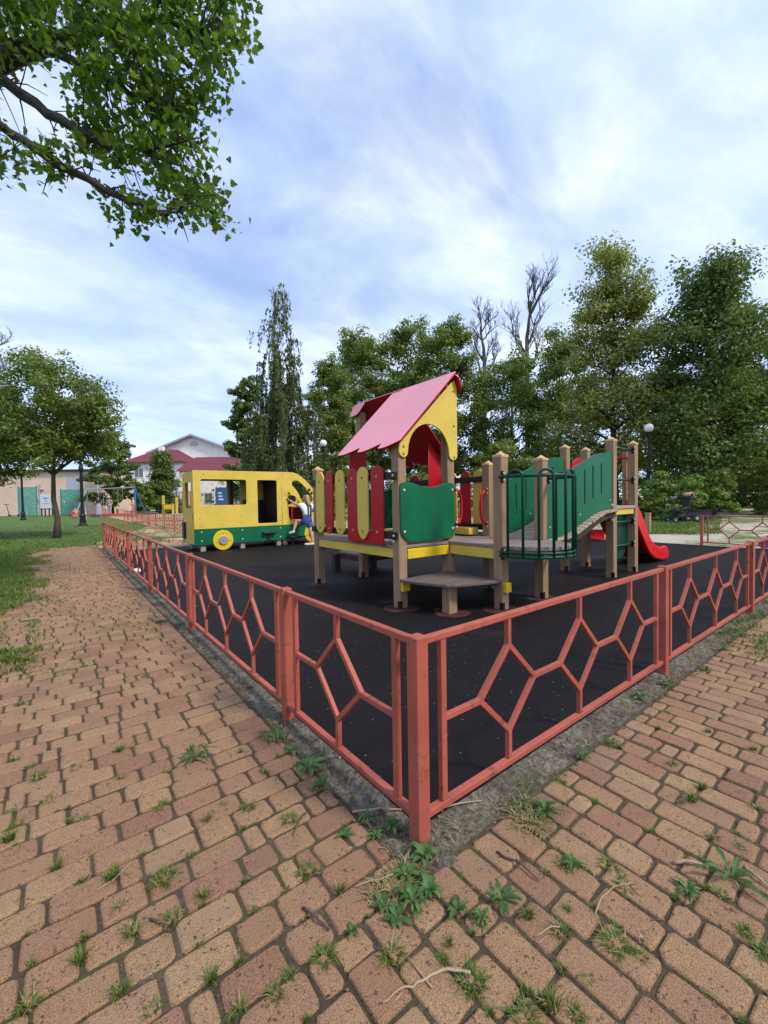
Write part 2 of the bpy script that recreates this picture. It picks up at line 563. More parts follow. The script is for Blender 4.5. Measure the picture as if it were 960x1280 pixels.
c = mixc(nt, ramp(nt, vo.outputs['Distance'], [(.2, (.3, .3, .3)), (.7, (0, 0, 0))]), c, (.020, .016, .017))
nt.links.new(c, b.inputs['Base Color'])
b.inputs['Roughness'].default_value = .66
b.inputs['Specular IOR Level'].default_value = .17
bump(nt, b, vo.outputs['Distance'], .5, .003)
M['rubber'] = m

m, nt, b, o = new_mat('clay_paver')
g = N(nt, 'ShaderNodeNewGeometry')
v = ocoord(nt)
c = ramp(nt, g.outputs['Random Per Island'], [(0, (.225, .125, .074)), (.22, (.285, .178, .094)), (.55, (.33, .222, .112)), (.8, (.265, .15, .088)), (1, (.355, .25, .128))])
n1 = noise(nt, v, 9, 5, .65)
c = mixc(nt, ramp(nt, n1, [(.35, (.45, .45, .45)), (.7, (0, 0, 0))]), c, (.25, .125, .095))
n2 = noise(nt, v, 330, 3, .75)
c = mixc(nt, 1., c, ramp(nt, n2, [(.34, (.36, .33, .30)), (.5, (1, 1, 1)), (.66, (1.4, 1.36, 1.28))]), 'MULTIPLY')
pv = N(nt, 'ShaderNodeTexVoronoi'); pv.inputs['Scale'].default_value = 60
wv = N(nt, 'ShaderNodeTexNoise'); wv.inputs['Scale'].default_value = 120; nt.links.new(v, wv.inputs['Vector'])
wm_ = N(nt, 'ShaderNodeMix', data_type='RGBA', blend_type='LINEAR_LIGHT'); wm_.inputs[0].default_value = .012; nt.links.new(v, wm_.inputs[6]); nt.links.new(wv.outputs['Color'], wm_.inputs[7]); nt.links.new(wm_.outputs[2], pv.inputs['Vector'])
n4 = noise(nt, v, 14, 2, .5)
pm = N(nt, 'ShaderNodeMath', operation='MULTIPLY_ADD'); nt.links.new(n4, pm.inputs[0]); pm.inputs[1].default_value = -.30; nt.links.new(pv.outputs['Distance'], pm.inputs[2])
pit = ramp(nt, pm.outputs[0], [(-.0, (.85, .85, .85)), (.045, (0, 0, 0))])
c = mixc(nt, pit, c, (.055, .03, .022))
n5 = noise(nt, v, 1.7, 5, .7)
c = mixc(nt, ramp(nt, n5, [(.55, (0, 0, 0)), (.75, (.5, .5, .5))]), c, (.20, .16, .115))
nt.links.new(c, b.inputs['Base Color'])
b.inputs['Roughness'].default_value = .88
b.inputs['Specular IOR Level'].default_value = .3
hm = mixc(nt, pit, n2, (0, 0, 0))
bump(nt, b, hm, .75, .004)
M['paver'] = m

# ------------------------------------------------------------------ ground sheets
def sheet(name, poly, z, mat, kind='structure'):
    mb = MB(); mb.add([(x, y, z) for x, y in poly], [tuple(range(len(poly)))])
    o = mb.build(name, mat); o['kind'] = kind
    return o

def wob(x0, y0, x1, y1, n, amp, rs):
    r_ = random.Random(rs)
    return [(x0 + (x1 - x0) * i / n + r_.uniform(-amp, amp), y0 + (y1 - y0) * i / n + r_.uniform(-amp, amp)) for i in range(n + 1)]

sheet('ground', [(420 * math.cos(2 * PI * i / 48), 420 * math.sin(2 * PI * i / 48)) for i in range(48)], -.05, M['ground'])
sheet('lawn', wob(-.13, 12.0, -1.35, 12.6, 10, .10, 1) + wob(-1.4, 11.8, -1.25, 2.7, 40, .09, 2) + wob(-1.35, 2.6, -2.9, 2.2, 10, .08, 3) + [(-60, 2), (-60, 60), (2.6, 62), (2.6, 22), (-.13, 13)], -.017, M['lawn'])
sheet('sand', [(-.1, 9.98), (30, 9.98), (34, 48), (2.0, 48), (-.1, 12)], -.024, M['sand'])
sheet('gravel_path', [(9.62, -14), (60, -14), (60, 30), (9.62, 9.97)], -.022, M['path'])
sheet('lawn_patch', [tuple(G(px, py).xy) for px, py in ((770, 668), (815, 667), (850, 663), (872, 657), (890, 652), (905, 646), (880, 642), (830, 641), (770, 640))], -.014, M['lawn'])
sheet('lawn_strip', [tuple(G(px, py).xy) for px, py in ((880, 637), (920, 636.2), (960, 634.5), (1050, 632), (1050, 629), (960, 630), (860, 632))], -.013, M['lawn'])
sheet('soil', [(-3.2, -3.2), (9.6, -3.2), (9.6, -.096), (-.088, -.096), (-.088, 12.2), (-1.45, 12.4), (-1.5, 2.6), (-3.2, 2.5)], -.0072, M['soil'])
mb = MB(); mb.box(.03, .03, -.04, 9.6, 9.95, .004)
o = mb.build('rubber_floor', M['rubber']); o['kind'] = 'structure'
mb = MB(); mb.box(0, 9.952, -.04, 9.6, 10.06, .012)
o = mb.build('edging_kerb', M['kerb'], bevel=.01); o['kind'] = 'structure'

# ------------------------------------------------------------------ pavers, each a bevelled stone of one mesh
def build_pavers():
    V, F = [], []
    rr = random.Random(5)
    def stone(q, near):
        k = 3 if near else 1
        out = smooth_poly(q, rr.uniform(.012, .021) if near else .015, k if near else 2)
        n = len(out)
        cxm = sum(p[0] for p in out) / n; cym = sum(p[1] for p in out) / n
        dz = rr.gauss(0, .0018) - (rr.random() < .06) * rr.uniform(.001, .003); tx = rr.gauss(0, .010); ty = rr.gauss(0, .010)
        b0 = len(V)
        jw = rr.choice((.0006, .0010, .0018))
        jit = [(rr.gauss(0, jw), rr.gauss(0, jw)) for _ in out]
        for (ins, z) in ((0, -.03), (0, -.0085), (.003, -.0026), (.0085, 0)):
            for (x, y), (jx, jy) in zip(out, jit):
                dx, dy = cxm - x, cym - y
                l = math.hypot(dx, dy)
                x2, y2 = x + jx + dx / l * ins, y + jy + dy / l * ins
                V.append((x2, y2, z + dz + (x2 - cxm) * tx + (y2 - cym) * ty))
        for r_ in range(3):
            for i in range(n):
                j = (i + 1) % n
                F.append((b0 + r_ * n + i, b0 + r_ * n + j, b0 + (r_ + 1) * n + j, b0 + (r_ + 1) * n + i))
        F.append(tuple(b0 + 3 * n + i for i in range(n)))
    CW = .0955
    def course(t0, s_hi, s_lo, mk, skew):
        """one course: width t0..t0+CW; stones along s from s_hi down to s_lo. skew: s_hi given at both edges"""
        s = None
        a0, a1 = s_hi
        g = .0032
        first = True
        pos = max(a0, a1)
        shift = rr.uniform(0, .1)
        while pos > s_lo:
            L = rr.choices((.060, .108, .156, .13), (.2, .33, .40, .07))[0] + rr.gauss(0, .002)
            if first: L = max(.05, L - shift * .5) + abs(a0 - a1)
            nx = pos - L
            e0, e1 = (a0, a1) if first else (pos, pos)
            gg = g + rr.uniform(-.0008, .0016)
            q = [(e0 - gg, t0 + gg), (e1 - gg, t0 + CW - gg), (nx + gg, t0 + CW - gg), (nx + gg, t0 + gg)]
            q = [mk(a, b) for a, b in q]
            cxm = sum(p[0] for p in q) / 4; cym = sum(p[1] for p in q) / 4
            d = math.hypot(cxm - CAMP.x, cym - CAMP.y)
            ar = sum(q[i][0] * q[(i + 1) % 4][1] - q[(i + 1) % 4][0] * q[i][1] for i in range(4))
            if ar < 0: q = q[::-1]
            if rr.random() > .001 or d < 3:
                stone(q, d < 3.2)
            pos = nx
            first = False
    # left of the mitre: courses across the path (run along x)
    k = -26
    while k * CW < 12.2:
        t = k * CW
        lo = -2.9 if t < 2.55 else -1.28 + .09 * math.sin(t * 1.3) + rr.uniform(-.05, .05) - (.12 if t > 9 else 0)
        hi = (-.102, -.102) if k >= -1 else ((k - 2) * CW,) * 2
        course(t, hi, lo, lambda a, b: (a, b), True)
        k += 1
    # right of the mitre: courses run along y
    k = -26
    while k * CW < 9.4:
        t = k * CW
        hi = (-.108, -.108) if k >= -1 else (min(-.0955, (k + 3) * CW),) * 2
        lo = -2.6 if t < 6 else -1.9
        course(t, hi, lo, lambda a, b: (b, a), True)
        k += 1
    me = bpy.data.meshes.new('brick_pavement')
    me.from_pydata(V, [], F)
    me.update()
    o = link_mesh('brick_pavement', me, M['paver'])
    o['kind'] = 'structure'
build_pavers()

# ------------------------------------------------------------------ broken concrete strip under the fence
def strip(name, x0, y0, x1, y1, wdir, w0, w1, seed):
    """grid along (x0,y0)-(x1,y1), from offset w0 to w1 along wdir"""
    L = math.hypot(x1 - x0, y1 - y0); n = int(L / .018); kx = 11
    r2 = np.random.default_rng(seed)
    def fbm(a, b):
        z = np.zeros_like(a)
        for f, am in ((3, .5), (9, .3), (24, .25), (55, .18)):
            p = r2.uniform(0, 6, 4)
            z += am * np.sin(a * f + p[0] + 1.7 * np.sin(b * f * .8 + p[1])) * np.cos(b * f * 1.1 + p[2] + 1.3 * np.sin(a * f * .9 + p[3]))
        return z
    t = np.linspace(0, 1, n); s = np.linspace(0, 1, kx)
    T, S = np.meshgrid(t, s, indexing='ij')
    edge = .012 * fbm(T * L, S * 0 + seed)
    off = w0 + (w1 - w0) * S
    off = off + edge * (1 - S)
    Xx = x0 + (x1 - x0) * T + wdir[0] * off
    Yy = y0 + (y1 - y0) * T + wdir[1] * off
    Z = -.014 + .016 * S ** 1.6 + .0055 * fbm(T * L, off * 2 + 3) * (1 - .4 * S)
    Z -= .012 * (S < .02)
    V = np.stack([Xx.ravel(), Yy.ravel(), Z.ravel()], 1)
    i, j = np.meshgrid(np.arange(n - 1), np.arange(kx - 1), indexing='ij')
    a = (i * kx + j).ravel()
    F = np.stack([a, a + 1, a + kx + 1, a + kx], 1)
    o = np_mesh(name, V, F, M['kerb'], smooth=True)
    o['kind'] = 'structure'
strip('kerb_strip', 0, -.13, 0, 11.15, (1, 0), -.128, .034, 4)
strip('kerb_strip', .034, 0, 9.62, 0, (0, 1), -.142, .034, 9)

# ------------------------------------------------------------------ fences
PH = .632
def fence_run(label, P0, dv, stops, group='low red lattice fences', ndia=None, mat=None, skip_first=False, near=False):
    P0 = Vector((*P0, 0)); d = Vector((*dv, 0)); s = Vector((-d.y, d.x, 0)); up = Vector((0, 0, 1))
    mat = mat or M['fence']
    T = thing('lattice_fence', label, 'fence', P0 + d * stops[0])
    bv = .003 if near else 0
    def at(t, z): return P0 + d * t + up * z
    for i, t in enumerate(stops):
        if i == 0 and skip_first: continue
        mb = MB()
        mb.obox(at(t, (PH - .06) / 2 - .004), .048, .048, PH + .06, d, s, up)
        mb.build('post', mat, T, bevel=.004)
    for i in range(len(stops) - 1):
        a, b = stops[i], stops[i + 1]
        L = b - a
        n = max(1, round((L - .35) / .515))
        k = .515 if n == 1 else min(.6, (L - .9) / (n - 1))
        c0 = (a + b) / 2 - k * (n - 1) / 2
        ua, ub = a + .104, b - .104
        w_, bw = .0195, .0195
        h = min(.165, k * .33)
        lat = MB()
        for u_ in (ua, ub): lat.bar(at(u_, .0755), at(u_, .598), bw, .024, d)
        prev = ua + bw / 2
        for j in range(n):
            c = c0 + j * k
            l, r_ = c - h, c + h
            lat.bar(at(prev, .340), at(l, .340), bw - .001, w_)
            lat.bar(at(l, .340), at(c, .500), bw, w_); lat.bar(at(c, .500), at(r_, .340), bw - .002, w_)
            lat.bar(at(l, .340), at(c, .180), bw - .0015, w_); lat.bar(at(c, .180), at(r_, .340), bw - .0025, w_)
            lat.bar(at(c, .500), at(c, .598), bw - .0005, w_, d); lat.bar(at(c, .0755), at(c, .180), bw - .0005, w_, d)
            prev = r_
        lat.bar(at(prev, .340), at(ub - bw / 2, .340), bw - .001, w_)
        pn = lat.build('panel', mat, T, bevel=.002 if near else 0)
        mb = MB(); mb.bar(at(a + .0245, .609), at(b - .0245, .609), .026, .0215)
        mb.build('top_rail', mat, pn, bevel=bv)
        mb = MB(); mb.bar(at(a + .0245, .0645), at(b - .0245, .0645), .026, .0215)
        mb.build('bottom_rail', mat, pn, bevel=bv)
    T['group'] = group
    return T

fence_run('salmon red lattice fence beside the brick path, running back from the nearest corner post', (0, 0), (0, 1), [0, .936, 2.79, 4.72, 6.68, 8.65, 11.09], near=True)
fence_run('salmon red lattice fence in front of the play tower, along the right hand pavers', (0, 0), (1, 0), [0, 1.94, 3.935, 5.88, 7.8, 9.6], skip_first=True, near=True)
fence_run('short faded red lattice fence facing the camera, beyond the slide and before the gravel', (9.6, 0), (0, 1), [0, 1.89], skip_first=True, mat=M['fence_far'])
fence_run('thin red lattice fence standing on sand behind the yellow play van', (0, 11.09), (1, 0), [0, 1.95, 3.9, 5.85], skip_first=True, mat=M['fence_far'])
fence_run('long red lattice fence seen end on, receding over sand towards the swing', (2.7, 13.0), (0, 1), [1.95 * i for i in range(11)], mat=M['fence_far'])
# ------------------------------------------------------------------ play tower
EX, EY, EZ = Vector((1, 0, 0)), Vector((0, 1, 0)), Vector((0, 0, 1))
def FV(v): return ((0, v, 0), EX, EZ)          # board on a plane Y = v  (a = x, b = z)
def FU(u): return ((u, 0, 0), EY, EZ)          # board on a plane X = u  (a = y, b = z)
MU, MV = 4.83, 5.90                            # the tower repeats itself turned by half a turn

T = thing('play_tower', 'wooden play tower with pink sloping roof, picket sides, arched bridge and red slide', 'play tower', (2.41, 2.95, 0))

def post(x, y, h, cap=True, w=.1):
    mb = MB(); mb.box(x - w / 2, y - w / 2, -.03, x + w / 2, y + w / 2, h)
    # shallow groove strips down the faces
    p = mb.build('post', M['post'], T, bevel=.008)
    if cap:
        c = MB(); e = w / 2 + .004
        c.box(x - e, y - e, h - .004, x + e, y + e, h + .022)
        c.lathe([(e * .95, .021), (e * .6, .036), (.018, .042), (.016, .052), (0, .054)], (x, y, h), 14)
        c.build('post_cap', M['cap'], p, bevel=.004)
    s = MB(); s.box(x - w / 2 - .004, y - w / 2 - .004, 0.004, x - w / 2 + .03, y - w / 2 + .03, .075)
    s.build('foot_bracket', M['dark'], p)
    return p
for x, y, h, c in ((1.74, 2.16, 1.60, 0), (2.41, 2.16, 2.22, 0), (3.08, 2.16, 1.42, 1), (2.41, 1.49, 1.42, 1), (3.08, 1.49, 1.42, 1),
                   (1.74, 3.74, 1.42, 1), (2.41, 3.74, 2.22, 0), (3.08, 3.74, 1.60, 0),
                   (4.74, 1.53, 1.74, 1), (5.38, 1.53, 1.74, 1), (5.36, 2.17, 1.72, 1), (4.78, 2.17, 1.72, 1)):
    post(x, y, h, c)
for x, y in ((2.41, 4.45),):                   # short leg of the rear step
    mb = MB(); mb.box(x - .05, y - .05, -.03, x + .05, y + .05, .26); mb.build('leg', M['darkwood'], T, bevel=.008)

# decks
mb = MB()
mb.box(1.692, 2.112, .572, 3.128, 3.788, .604)
d1 = mb.build('deck', M['deckx'], T, bevel=.005)
mb = MB(); mb.box(2.362, 1.442, .573, 3.128, 2.109, .6035)
d2 = mb.build('deck', M['deckx'], T, bevel=.005)
mb = MB()
el = arc(2.745, 1.44, .375, .405, 180, 360, 18)
mb.prism(el, ((0, 0, .585), EX, EY), .036)
mb.build('balcony_deck', M['deckx'], T, bevel=.004)
mb = MB(); mb.box(4.692, 1.482, .875, 5.428, 2.218, .913)
mb.build('deck', M['plank'], T, bevel=.005)
# beams
def beam(x0, y0, z0, x1, y1, z1, m):
    b = MB(); b.box(x0, y0, z0, x1, y1, z1); return b.build('beam', M[m], T, bevel=.004)
b = beam(1.793, 2.100, .470, 2.357, 2.126, .565, 'yellow_bright')
bb = MB(); bolts(bb, [(1.84, 2.100, .495), (1.84, 2.100, .54), (2.31, 2.100, .495), (2.31, 2.100, .54)], (0, -1, 0), .005, .003); bb.build('bolt', M['bolty'], b)
beam(1.705, 2.213, .478, 1.733, 3.687, .5705, 'yellow')
beam(2.372, 1.543, .472, 2.398, 2.107, .5715, 'yellow')
beam(2.463, 1.448, .475, 3.027, 1.474, .5715, 'yellow')
beam(1.793, 3.766, .472, 2.357, 3.792, .5715, 'yellow')
beam(3.088, 2.213, .478, 3.116, 3.687, .5705, 'yellow')
beam(4.793, 1.496, .800, 5.327, 1.522, .873, 'yellow')
beam(4.70, 1.583, .800, 4.728, 2.117, .873, 'darkwood')

# quarter round steps
stp = [(1.70, 2.108), (1.672, 2.06), (1.735, 1.83), (1.82, 1.62), (1.95, 1.545), (2.14, 1.478), (2.30, 1.435), (2.356, 1.445), (2.356, 2.108)]
mb = MB(); mb.prism([(a, b) for a, b in stp], ((0, 0, .277), EX, EY), .026)
s1 = mb.build('step', M['deckdark'], T, bevel=.004)
mb = MB(); mb.box(1.90, 1.665, -.03, 2.00, 1.765, .262); mb.build('leg', M['post'], s1, bevel=.007)
for q in ((1.70, 2.075, .17, 1.793, 2.1115, .258), (2.37, 1.405, .17, 2.45, 1.4405, .258)):
    mb = MB(); mb.box(*q); mb.build('bracket', M['yellow_bright'], s1, bevel=.004)
mb = MB(); mb.bar((1.80, 2.06, .245), (1.93, 1.72, .245), .03, .03); mb.bar((2.33, 1.50, .245), (1.98, 1.72, .245), .03, .03)
mb.build('support', M['darkwood'], s1)
mb = MB(); mb.prism([(MU - a, MV - b) for a, b in stp], ((0, 0, .277), EX, EY), .026)
s2 = mb.build('step', M['deckx'], T, bevel=.004)
mb = MB(); mb.box(2.44, 3.80, .19, 2.47, 4.42, .2625); mb.box(2.5, 3.80, .19, 3.0, 3.83, .2625); mb.build('support', M['darkwood'], s2)
mb = MB(); mb.box(MU - 2.00, MV - 1.765, -.03, MU - 1.90, MV - 1.665, .262); mb.build('leg', M['darkwood'], s2)

# half gables over the open ends
gab = [(1.69, 1.50)] + arc(1.747, 1.497, .056, .056, 180, 360, 8)[1:-1] + [(1.803, 1.50)] + arc(2.085, 1.50, .28, .285, 178, 2, 16) + arc(2.428, 1.50, .062, .056, 180, 360, 8) + \
      [(2.492, 2.20)] + arc(2.47, 2.235, .022, .03, 0, 80, 3) + [(2.445, 2.272), (1.70, 1.572)]
for fl in (0, 1):
    g_ = [(max(MU - a, 2.366), b) for a, b in gab][::-1] if fl else gab
    vv = 3.801 if fl else 2.099
    p = panel('gable', g_, [], .018, FV(vv), M['yellow'], T)
    mb = MB(); pts = [(1.747, 1.545), (1.747, 1.475), (2.44, 1.475), (2.44, 1.80), (2.44, 2.16)]
    bolts(mb, [((MU - a) if fl else a, vv + (.009 if fl else -.009), b) for a, b in pts], (0, 1 if fl else -1, 0), .013)
    mb.build('bolt', M['bolty'], p)
# green waist panels
gp = smooth_poly([(1.702, .715), (1.702, 1.205), (1.80, 1.213), (1.885, 1.192), (1.975, 1.168), (2.07, 1.160), (2.165, 1.168), (2.255, 1.192), (2.335, 1.213), (2.438, 1.205), (2.438, .66), (2.37, .632), (1.80, .632)], .06, 4)
for fl in (0, 1):
    g_ = [(MU - a, b) for a, b in gp][::-1] if fl else gp
    vv = 3.801 if fl else 2.099
    p = panel('waist_panel', g_, [], .018, FV(vv), M['green'], T)
    mb = MB(); bolts(mb, [((MU - a) if fl else a, vv + (.009 if fl else -.009), b) for a, b in ((1.745, 1.13), (1.745, .735), (2.405, .735), (2.405, 1.135))], (0, 1 if fl else -1, 0), .014)
    mb.build('bolt', M['bolt'], p)

# roof
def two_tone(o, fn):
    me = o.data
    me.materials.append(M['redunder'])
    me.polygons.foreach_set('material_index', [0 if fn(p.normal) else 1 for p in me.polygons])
def scal(v0, v1, lo, hi):
    return [(v0 + (v1 - v0) * t, lo + (hi - lo) * math.sin(t * PI * .62) / math.sin(PI * .62) if t < 1 else hi) for t in (0, .15, .3, .45, .6, .75, .9, 1)]
eave = [(2.03, 1.082)] + scal(2.07, 2.305, 1.095, 1.150) + scal(2.318, 2.655, 1.070, 1.152) + scal(2.670, 3.03, 1.075, 1.150) + [(3.05, 1.13)]
dn = Vector((-.79, 0, -.785)).normalized()
out = smooth_poly([(2.03, -.01), (2.03, 1.08)] + eave[1:] + [(3.05, -.01)], .022, 3)
for fl in (0, 1):
    if fl:
        o_ = (MU - 2.42, MV, 2.338); ea = Vector((0, -1, 0)); eb = Vector((-dn.x, 0, dn.z))
    else:
        o_ = (2.42, 0, 2.338); ea = EY; eb = dn
    nrm = ea.cross(eb)
    p = panel('roof_slope', out, [], .02, (o_, ea, eb), M['pink'], T, bevel=.005)
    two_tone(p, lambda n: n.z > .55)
    lipd = Vector((.09 * (-1 if fl else 1), 0, -.20)).normalized()
    lo = smooth_poly([(2.03, .012), (2.03, .175), (2.07, .20), (2.22, .19), (2.30, .012)], .05, 4)
    p = panel('roof_lip', lo, [], .02, (((MU - 2.435) if fl else 2.435, MV if fl else 0, 2.338), ea, lipd), M['pink'], T, bevel=.005)
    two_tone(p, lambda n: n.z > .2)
# boards standing under the roof
for fl in (0, 1):
    pts = [(1.700, .61), (1.92, .61), (1.92, 1.805), (1.700, 1.595)]
    if fl: pts = [(MU - a, b) for a, b in pts][::-1]
    panel('roof_board', pts, [], .02, FV(2.95 + (.02 if fl else 0)), M['red'], T)

# picket sides
pk = [(3.52, 'y', .185), (3.305, 'r', .165), (3.07, 'y', .185), (2.812, 'r', .205), (2.605, 'y', .185), (2.375, 'r', .205)]
for fl in (0, 1):
    s = -1 if fl else 1
    ub = 3.16 if fl else 1.67
    P = MB()
    for z in (1.272, .70):
        P.box(ub - .016, 2.125 if not fl else 2.125, z - .035, ub + .016, 3.775, z + .035)
    P = P.build('picket_side', M['dark'], T, bevel=.006)
    for k, (v, c, w_) in enumerate(pk):
        vv = (MV - v) if fl else v
        zb, zt = (.600, 1.385) if c == 'r' and k > 2 else (.66, 1.385)
        du = .042 if (c == 'y' and k == 4) else .026
        uu = ub - s * du
        if c == 'y' and k == 4:
            o_ = [(vv - w_ / 2, .76), (vv - w_ / 2 * .9, .71), (vv - w_ / 2 * .5, .66), (vv, .632), (vv + w_ / 2 * .5, .66), (vv + w_ / 2 * .9, .71), (vv + w_ / 2, .76)] + arc(vv, zt - w_ / 2, w_ / 2, w_ / 2, 0, 180, 10)
        elif c == 'r' and k > 2:
            o_ = smooth_poly([(vv - w_ / 2, zb), (vv + w_ / 2, zb), (vv + w_ / 2, zb + .2), (vv + w_ / 2, zt - w_ / 2)], .04) [:-4] + arc(vv, zt - w_ / 2, w_ / 2, w_ / 2, 0, 180, 10)
        else:
            o_ = arc(vv, zb + w_ / 2, w_ / 2, w_ / 2, 180, 360, 10) + arc(vv, zt - w_ / 2, w_ / 2, w_ / 2, 0, 180, 10)
        p = panel('picket', o_, [], .018, FU(uu), M['yellow' if c == 'y' else 'red'], P)
        p['label'] = 'yellow round-topped picket' if c == 'y' else 'dark red round-topped picket'
    # red skirt joining the two wide red pickets
    sk = smooth_poly([(2.28, .605), (2.905, .605), (2.905, .735), (2.28, .735)], .06, 4)
    if fl: sk = [(MV - a, b) for a, b in sk][::-1]
    panel('picket_skirt', sk, [], .014, FU(ub - s * .0245), M['red'], P)
    mb = MB(); mb2 = MB()
    for v, c, w_ in pk:
        vv = (MV - v) if fl else v
        du = .052 if abs(v - 2.605) < .01 else .036
        (bolts(mb2 if c == 'y' else mb, [(ub - s * du, vv, 1.272), (ub - s * du, vv, .725)], (-s, 0, 0), .012))
    bolts(mb, [(ub - s * .016, 2.145, 1.272), (ub - s * .016, 2.145, .70), (ub - s * .016, 2.15, 1.215), (ub - s * .016, 2.15, .645)], (-s, 0, 0), .013)
    mb.build('bolt', M['bolt'], P); mb2.build('bolt', M['bolty'], P)

# grab handles
for pts in ([(2.455, 2.10, 1.135), (2.50, 2.10, 1.12), (2.54, 2.10, 1.07), (2.552, 2.10, 1.0), (2.552, 2.10, .90), (2.545, 2.10, .84), (2.51, 2.10, .79), (2.455, 2.10, .775)],
            [(3.035, 2.15, 1.13), (2.985, 2.15, 1.115), (2.945, 2.15, 1.07), (2.93, 2.15, 1.0), (2.93, 2.15, .88), (2.945, 2.15, .81), (2.985, 2.15, .765), (3.035, 2.15, .75)]):
    mb = MB(); mb.tube(pts, .0155, 10)
    h = mb.build('handle', M['red'], T, smooth=True)
    mb = MB(); e0, e1 = Vector(pts[0]), Vector(pts[-1]); sg = 1 if pts[1][0] > pts[0][0] else -1
    for e in (e0, e1): bolts(mb, [e + Vector((.004 * sg, -.016, .02)), e + Vector((.004 * sg, -.016, -.03))], (0, -1, 0), .013)
    mb.build('bolt', M['bolt'], h)
# play counter inside
mb = MB(); mb.box(2.90, 2.30, .622, 3.07, 2.95, .70); mb.build('counter', M['yellow'], T, bevel=.006)
mb = MB(); mb.box(2.86, 2.98, .606, 3.07, 3.60, .66); mb.build('counter', M['green'], T, bevel=.006)

# balcony railing
RL = MB()
rail = lambda t, z, k=0: (2.745 + (.405 + k) * math.cos(t), 1.44 + (.435 + k) * math.sin(t), z)
ts = [R(180 + 180 * i / 28) for i in range(29)]
RL.tube([(2.36, 1.46, 1.235)] + [rail(t, 1.235) for t in ts] + [(3.13, 1.46, 1.235)], .0155, 8)
RL = RL.build('balcony_railing', M['greentube'], T, smooth=True)
mb = MB()
for z in (.512, .548): mb.tube([(2.36, 1.46, z)] + [rail(t, z) for t in ts] + [(3.13, 1.46, z)], .0145, 8)
mb.build('bottom_rail', M['greentube'], RL, smooth=True)
bt = [190 + 160 * i / 9 for i in range(10)]
for j in range(5):
    t0, t1 = R(bt[2 * j]), R(bt[2 * j + 1])
    mid = [(t0 + (t1 - t0) * (.5 - .5 * math.cos(PI * k / 8)), 1.228 + .058 * math.sin(PI * k / 8)) for k in range(9)]
    mb = MB(); mb.tube([rail(t0, .50, .005)] + [rail(t, z, .005) for t, z in mid] + [rail(t1, .50, .005)], .0125, 8)
    mb.build('baluster', M['greentube'], RL, smooth=True)
mb = MB()
for x in (2.362, 3.125):
    for z in (1.235, .53): mb.obox((x, 1.432, z), .03, .03, .11)
mb.build('bracket', M['dark'], RL, bevel=.008)
mb = MB(); bolts(mb, [(x, 1.416, z + q) for x in (2.362, 3.125) for z in (1.235, .53) for q in (.032, -.032)], (0, -1, 0), .012); mb.build('bolt', M['bolt'], RL)

# arched bridge
bu = [3.10, 3.30, 3.48, 3.65, 3.87, 4.01, 4.20, 4.37, 4.52, 4.72]
bz = [.600, .601, .610, .643, .712, .756, .820, .858, .872, .876]
def bzz(u): return float(np.interp(u, bu, bz))
BR = MB()
n = 18
for i in range(n):
    u = 3.135 + (4.70 - 3.135) * (i + .5) / n; L = (4.70 - 3.135) / n - .008
    z0, z1 = bzz(u - L / 2), bzz(u + L / 2)
    d = Vector((L, 0, z1 - z0)).normalized()
    BR.obox((u, 1.83 + random.uniform(-.006, .006), (z0 + z1) / 2 - .012), L, .84, .026, d, EY, d.cross(EY))
BR = BR.build('bridge_deck', M['plank'], T, bevel=.003)
for v in (1.47, 2.19):
    o_ = [(u, bzz(u) - .027) for u in np.linspace(3.14, 4.69, 20)] + [(u, bzz(u) - .095 - .03 * math.sin(PI * (u - 3.14) / 1.55)) for u in np.linspace(4.69, 3.14, 20)]
    panel('arch_beam', o_, [], .035, FV(v), M['darkwood'], BR)
tu = [3.12, 3.31, 3.465, 3.632, 3.806, 4.08, 4.277, 4.40, 4.523, 4.69]
tz = [1.225, 1.245, 1.27, 1.326, 1.386, 1.489, 1.546, 1.568, 1.582, 1.588]
tou = np.linspace(3.13, 4.685, 26)
o_ = [(u, bzz(u) + .004) for u in tou] + [(u, float(np.interp(u, tu, tz))) for u in tou[::-1]]
slots = []
for u in (3.38, 3.585, 3.79, 3.995, 4.19, 4.40):
    zb = bzz(u) + .20
    slots.append(rrect(u - .013, zb, u + .013, zb + .40 - .02 * abs(u - 4) * 2, .012, 3))
for v in (1.503, 2.147):
    p = panel('bridge_side', o_, slots, .018, FV(v), M['green'], T)
    mb = MB(); bolts(mb, [(u, v - .009, bzz(u) + .12) for u in (3.25, 3.88, 4.62)], (0, -1, 0), .012); mb.build('bolt', M['bolt'], p)
# ladder up the end of the bridge tower
for z in (1.665, 1.255, .70, .39):
    mb = MB(); mb.tube([(4.78, 1.53, z), (5.34, 1.53, z)], .016, 10)
    r_ = mb.build('rung', M['greentube'], T, smooth=True)
    mb = MB(); mb.obox((5.325, 1.505, z), .03, .035, .085); mb.build('bracket', M['dark'], r_, bevel=.008)
    mb = MB(); bolts(mb, [(5.325, 1.487, z + .028), (5.325, 1.487, z - .028)], (0, -1, 0), .012); mb.build('bolt', M['bolt'], r_)
mb = MB(); bolts(mb, [(4.688, 1.50, .93), (4.688, 1.50, .74)], (-1, 0, 0), .02, .02); mb.build('bolt', M['bolt'], T)
o_ = smooth_poly([(4.84, .86), (4.84, .40), (4.92, .24), (5.07, .19), (5.22, .24), (5.32, .40), (5.32, .86)], .08, 4)
panel('climbing_panel', o_, [], .02, FV(1.585), M['greentube'], T)
o_ = [(4.86, .915), (5.29, .915), (5.29, 1.42)] + arc(5.075, 1.42, .215, .18, 0, 180, 10)
panel('guard_panel', o_, [], .018, FV(2.125), M['red'], T)
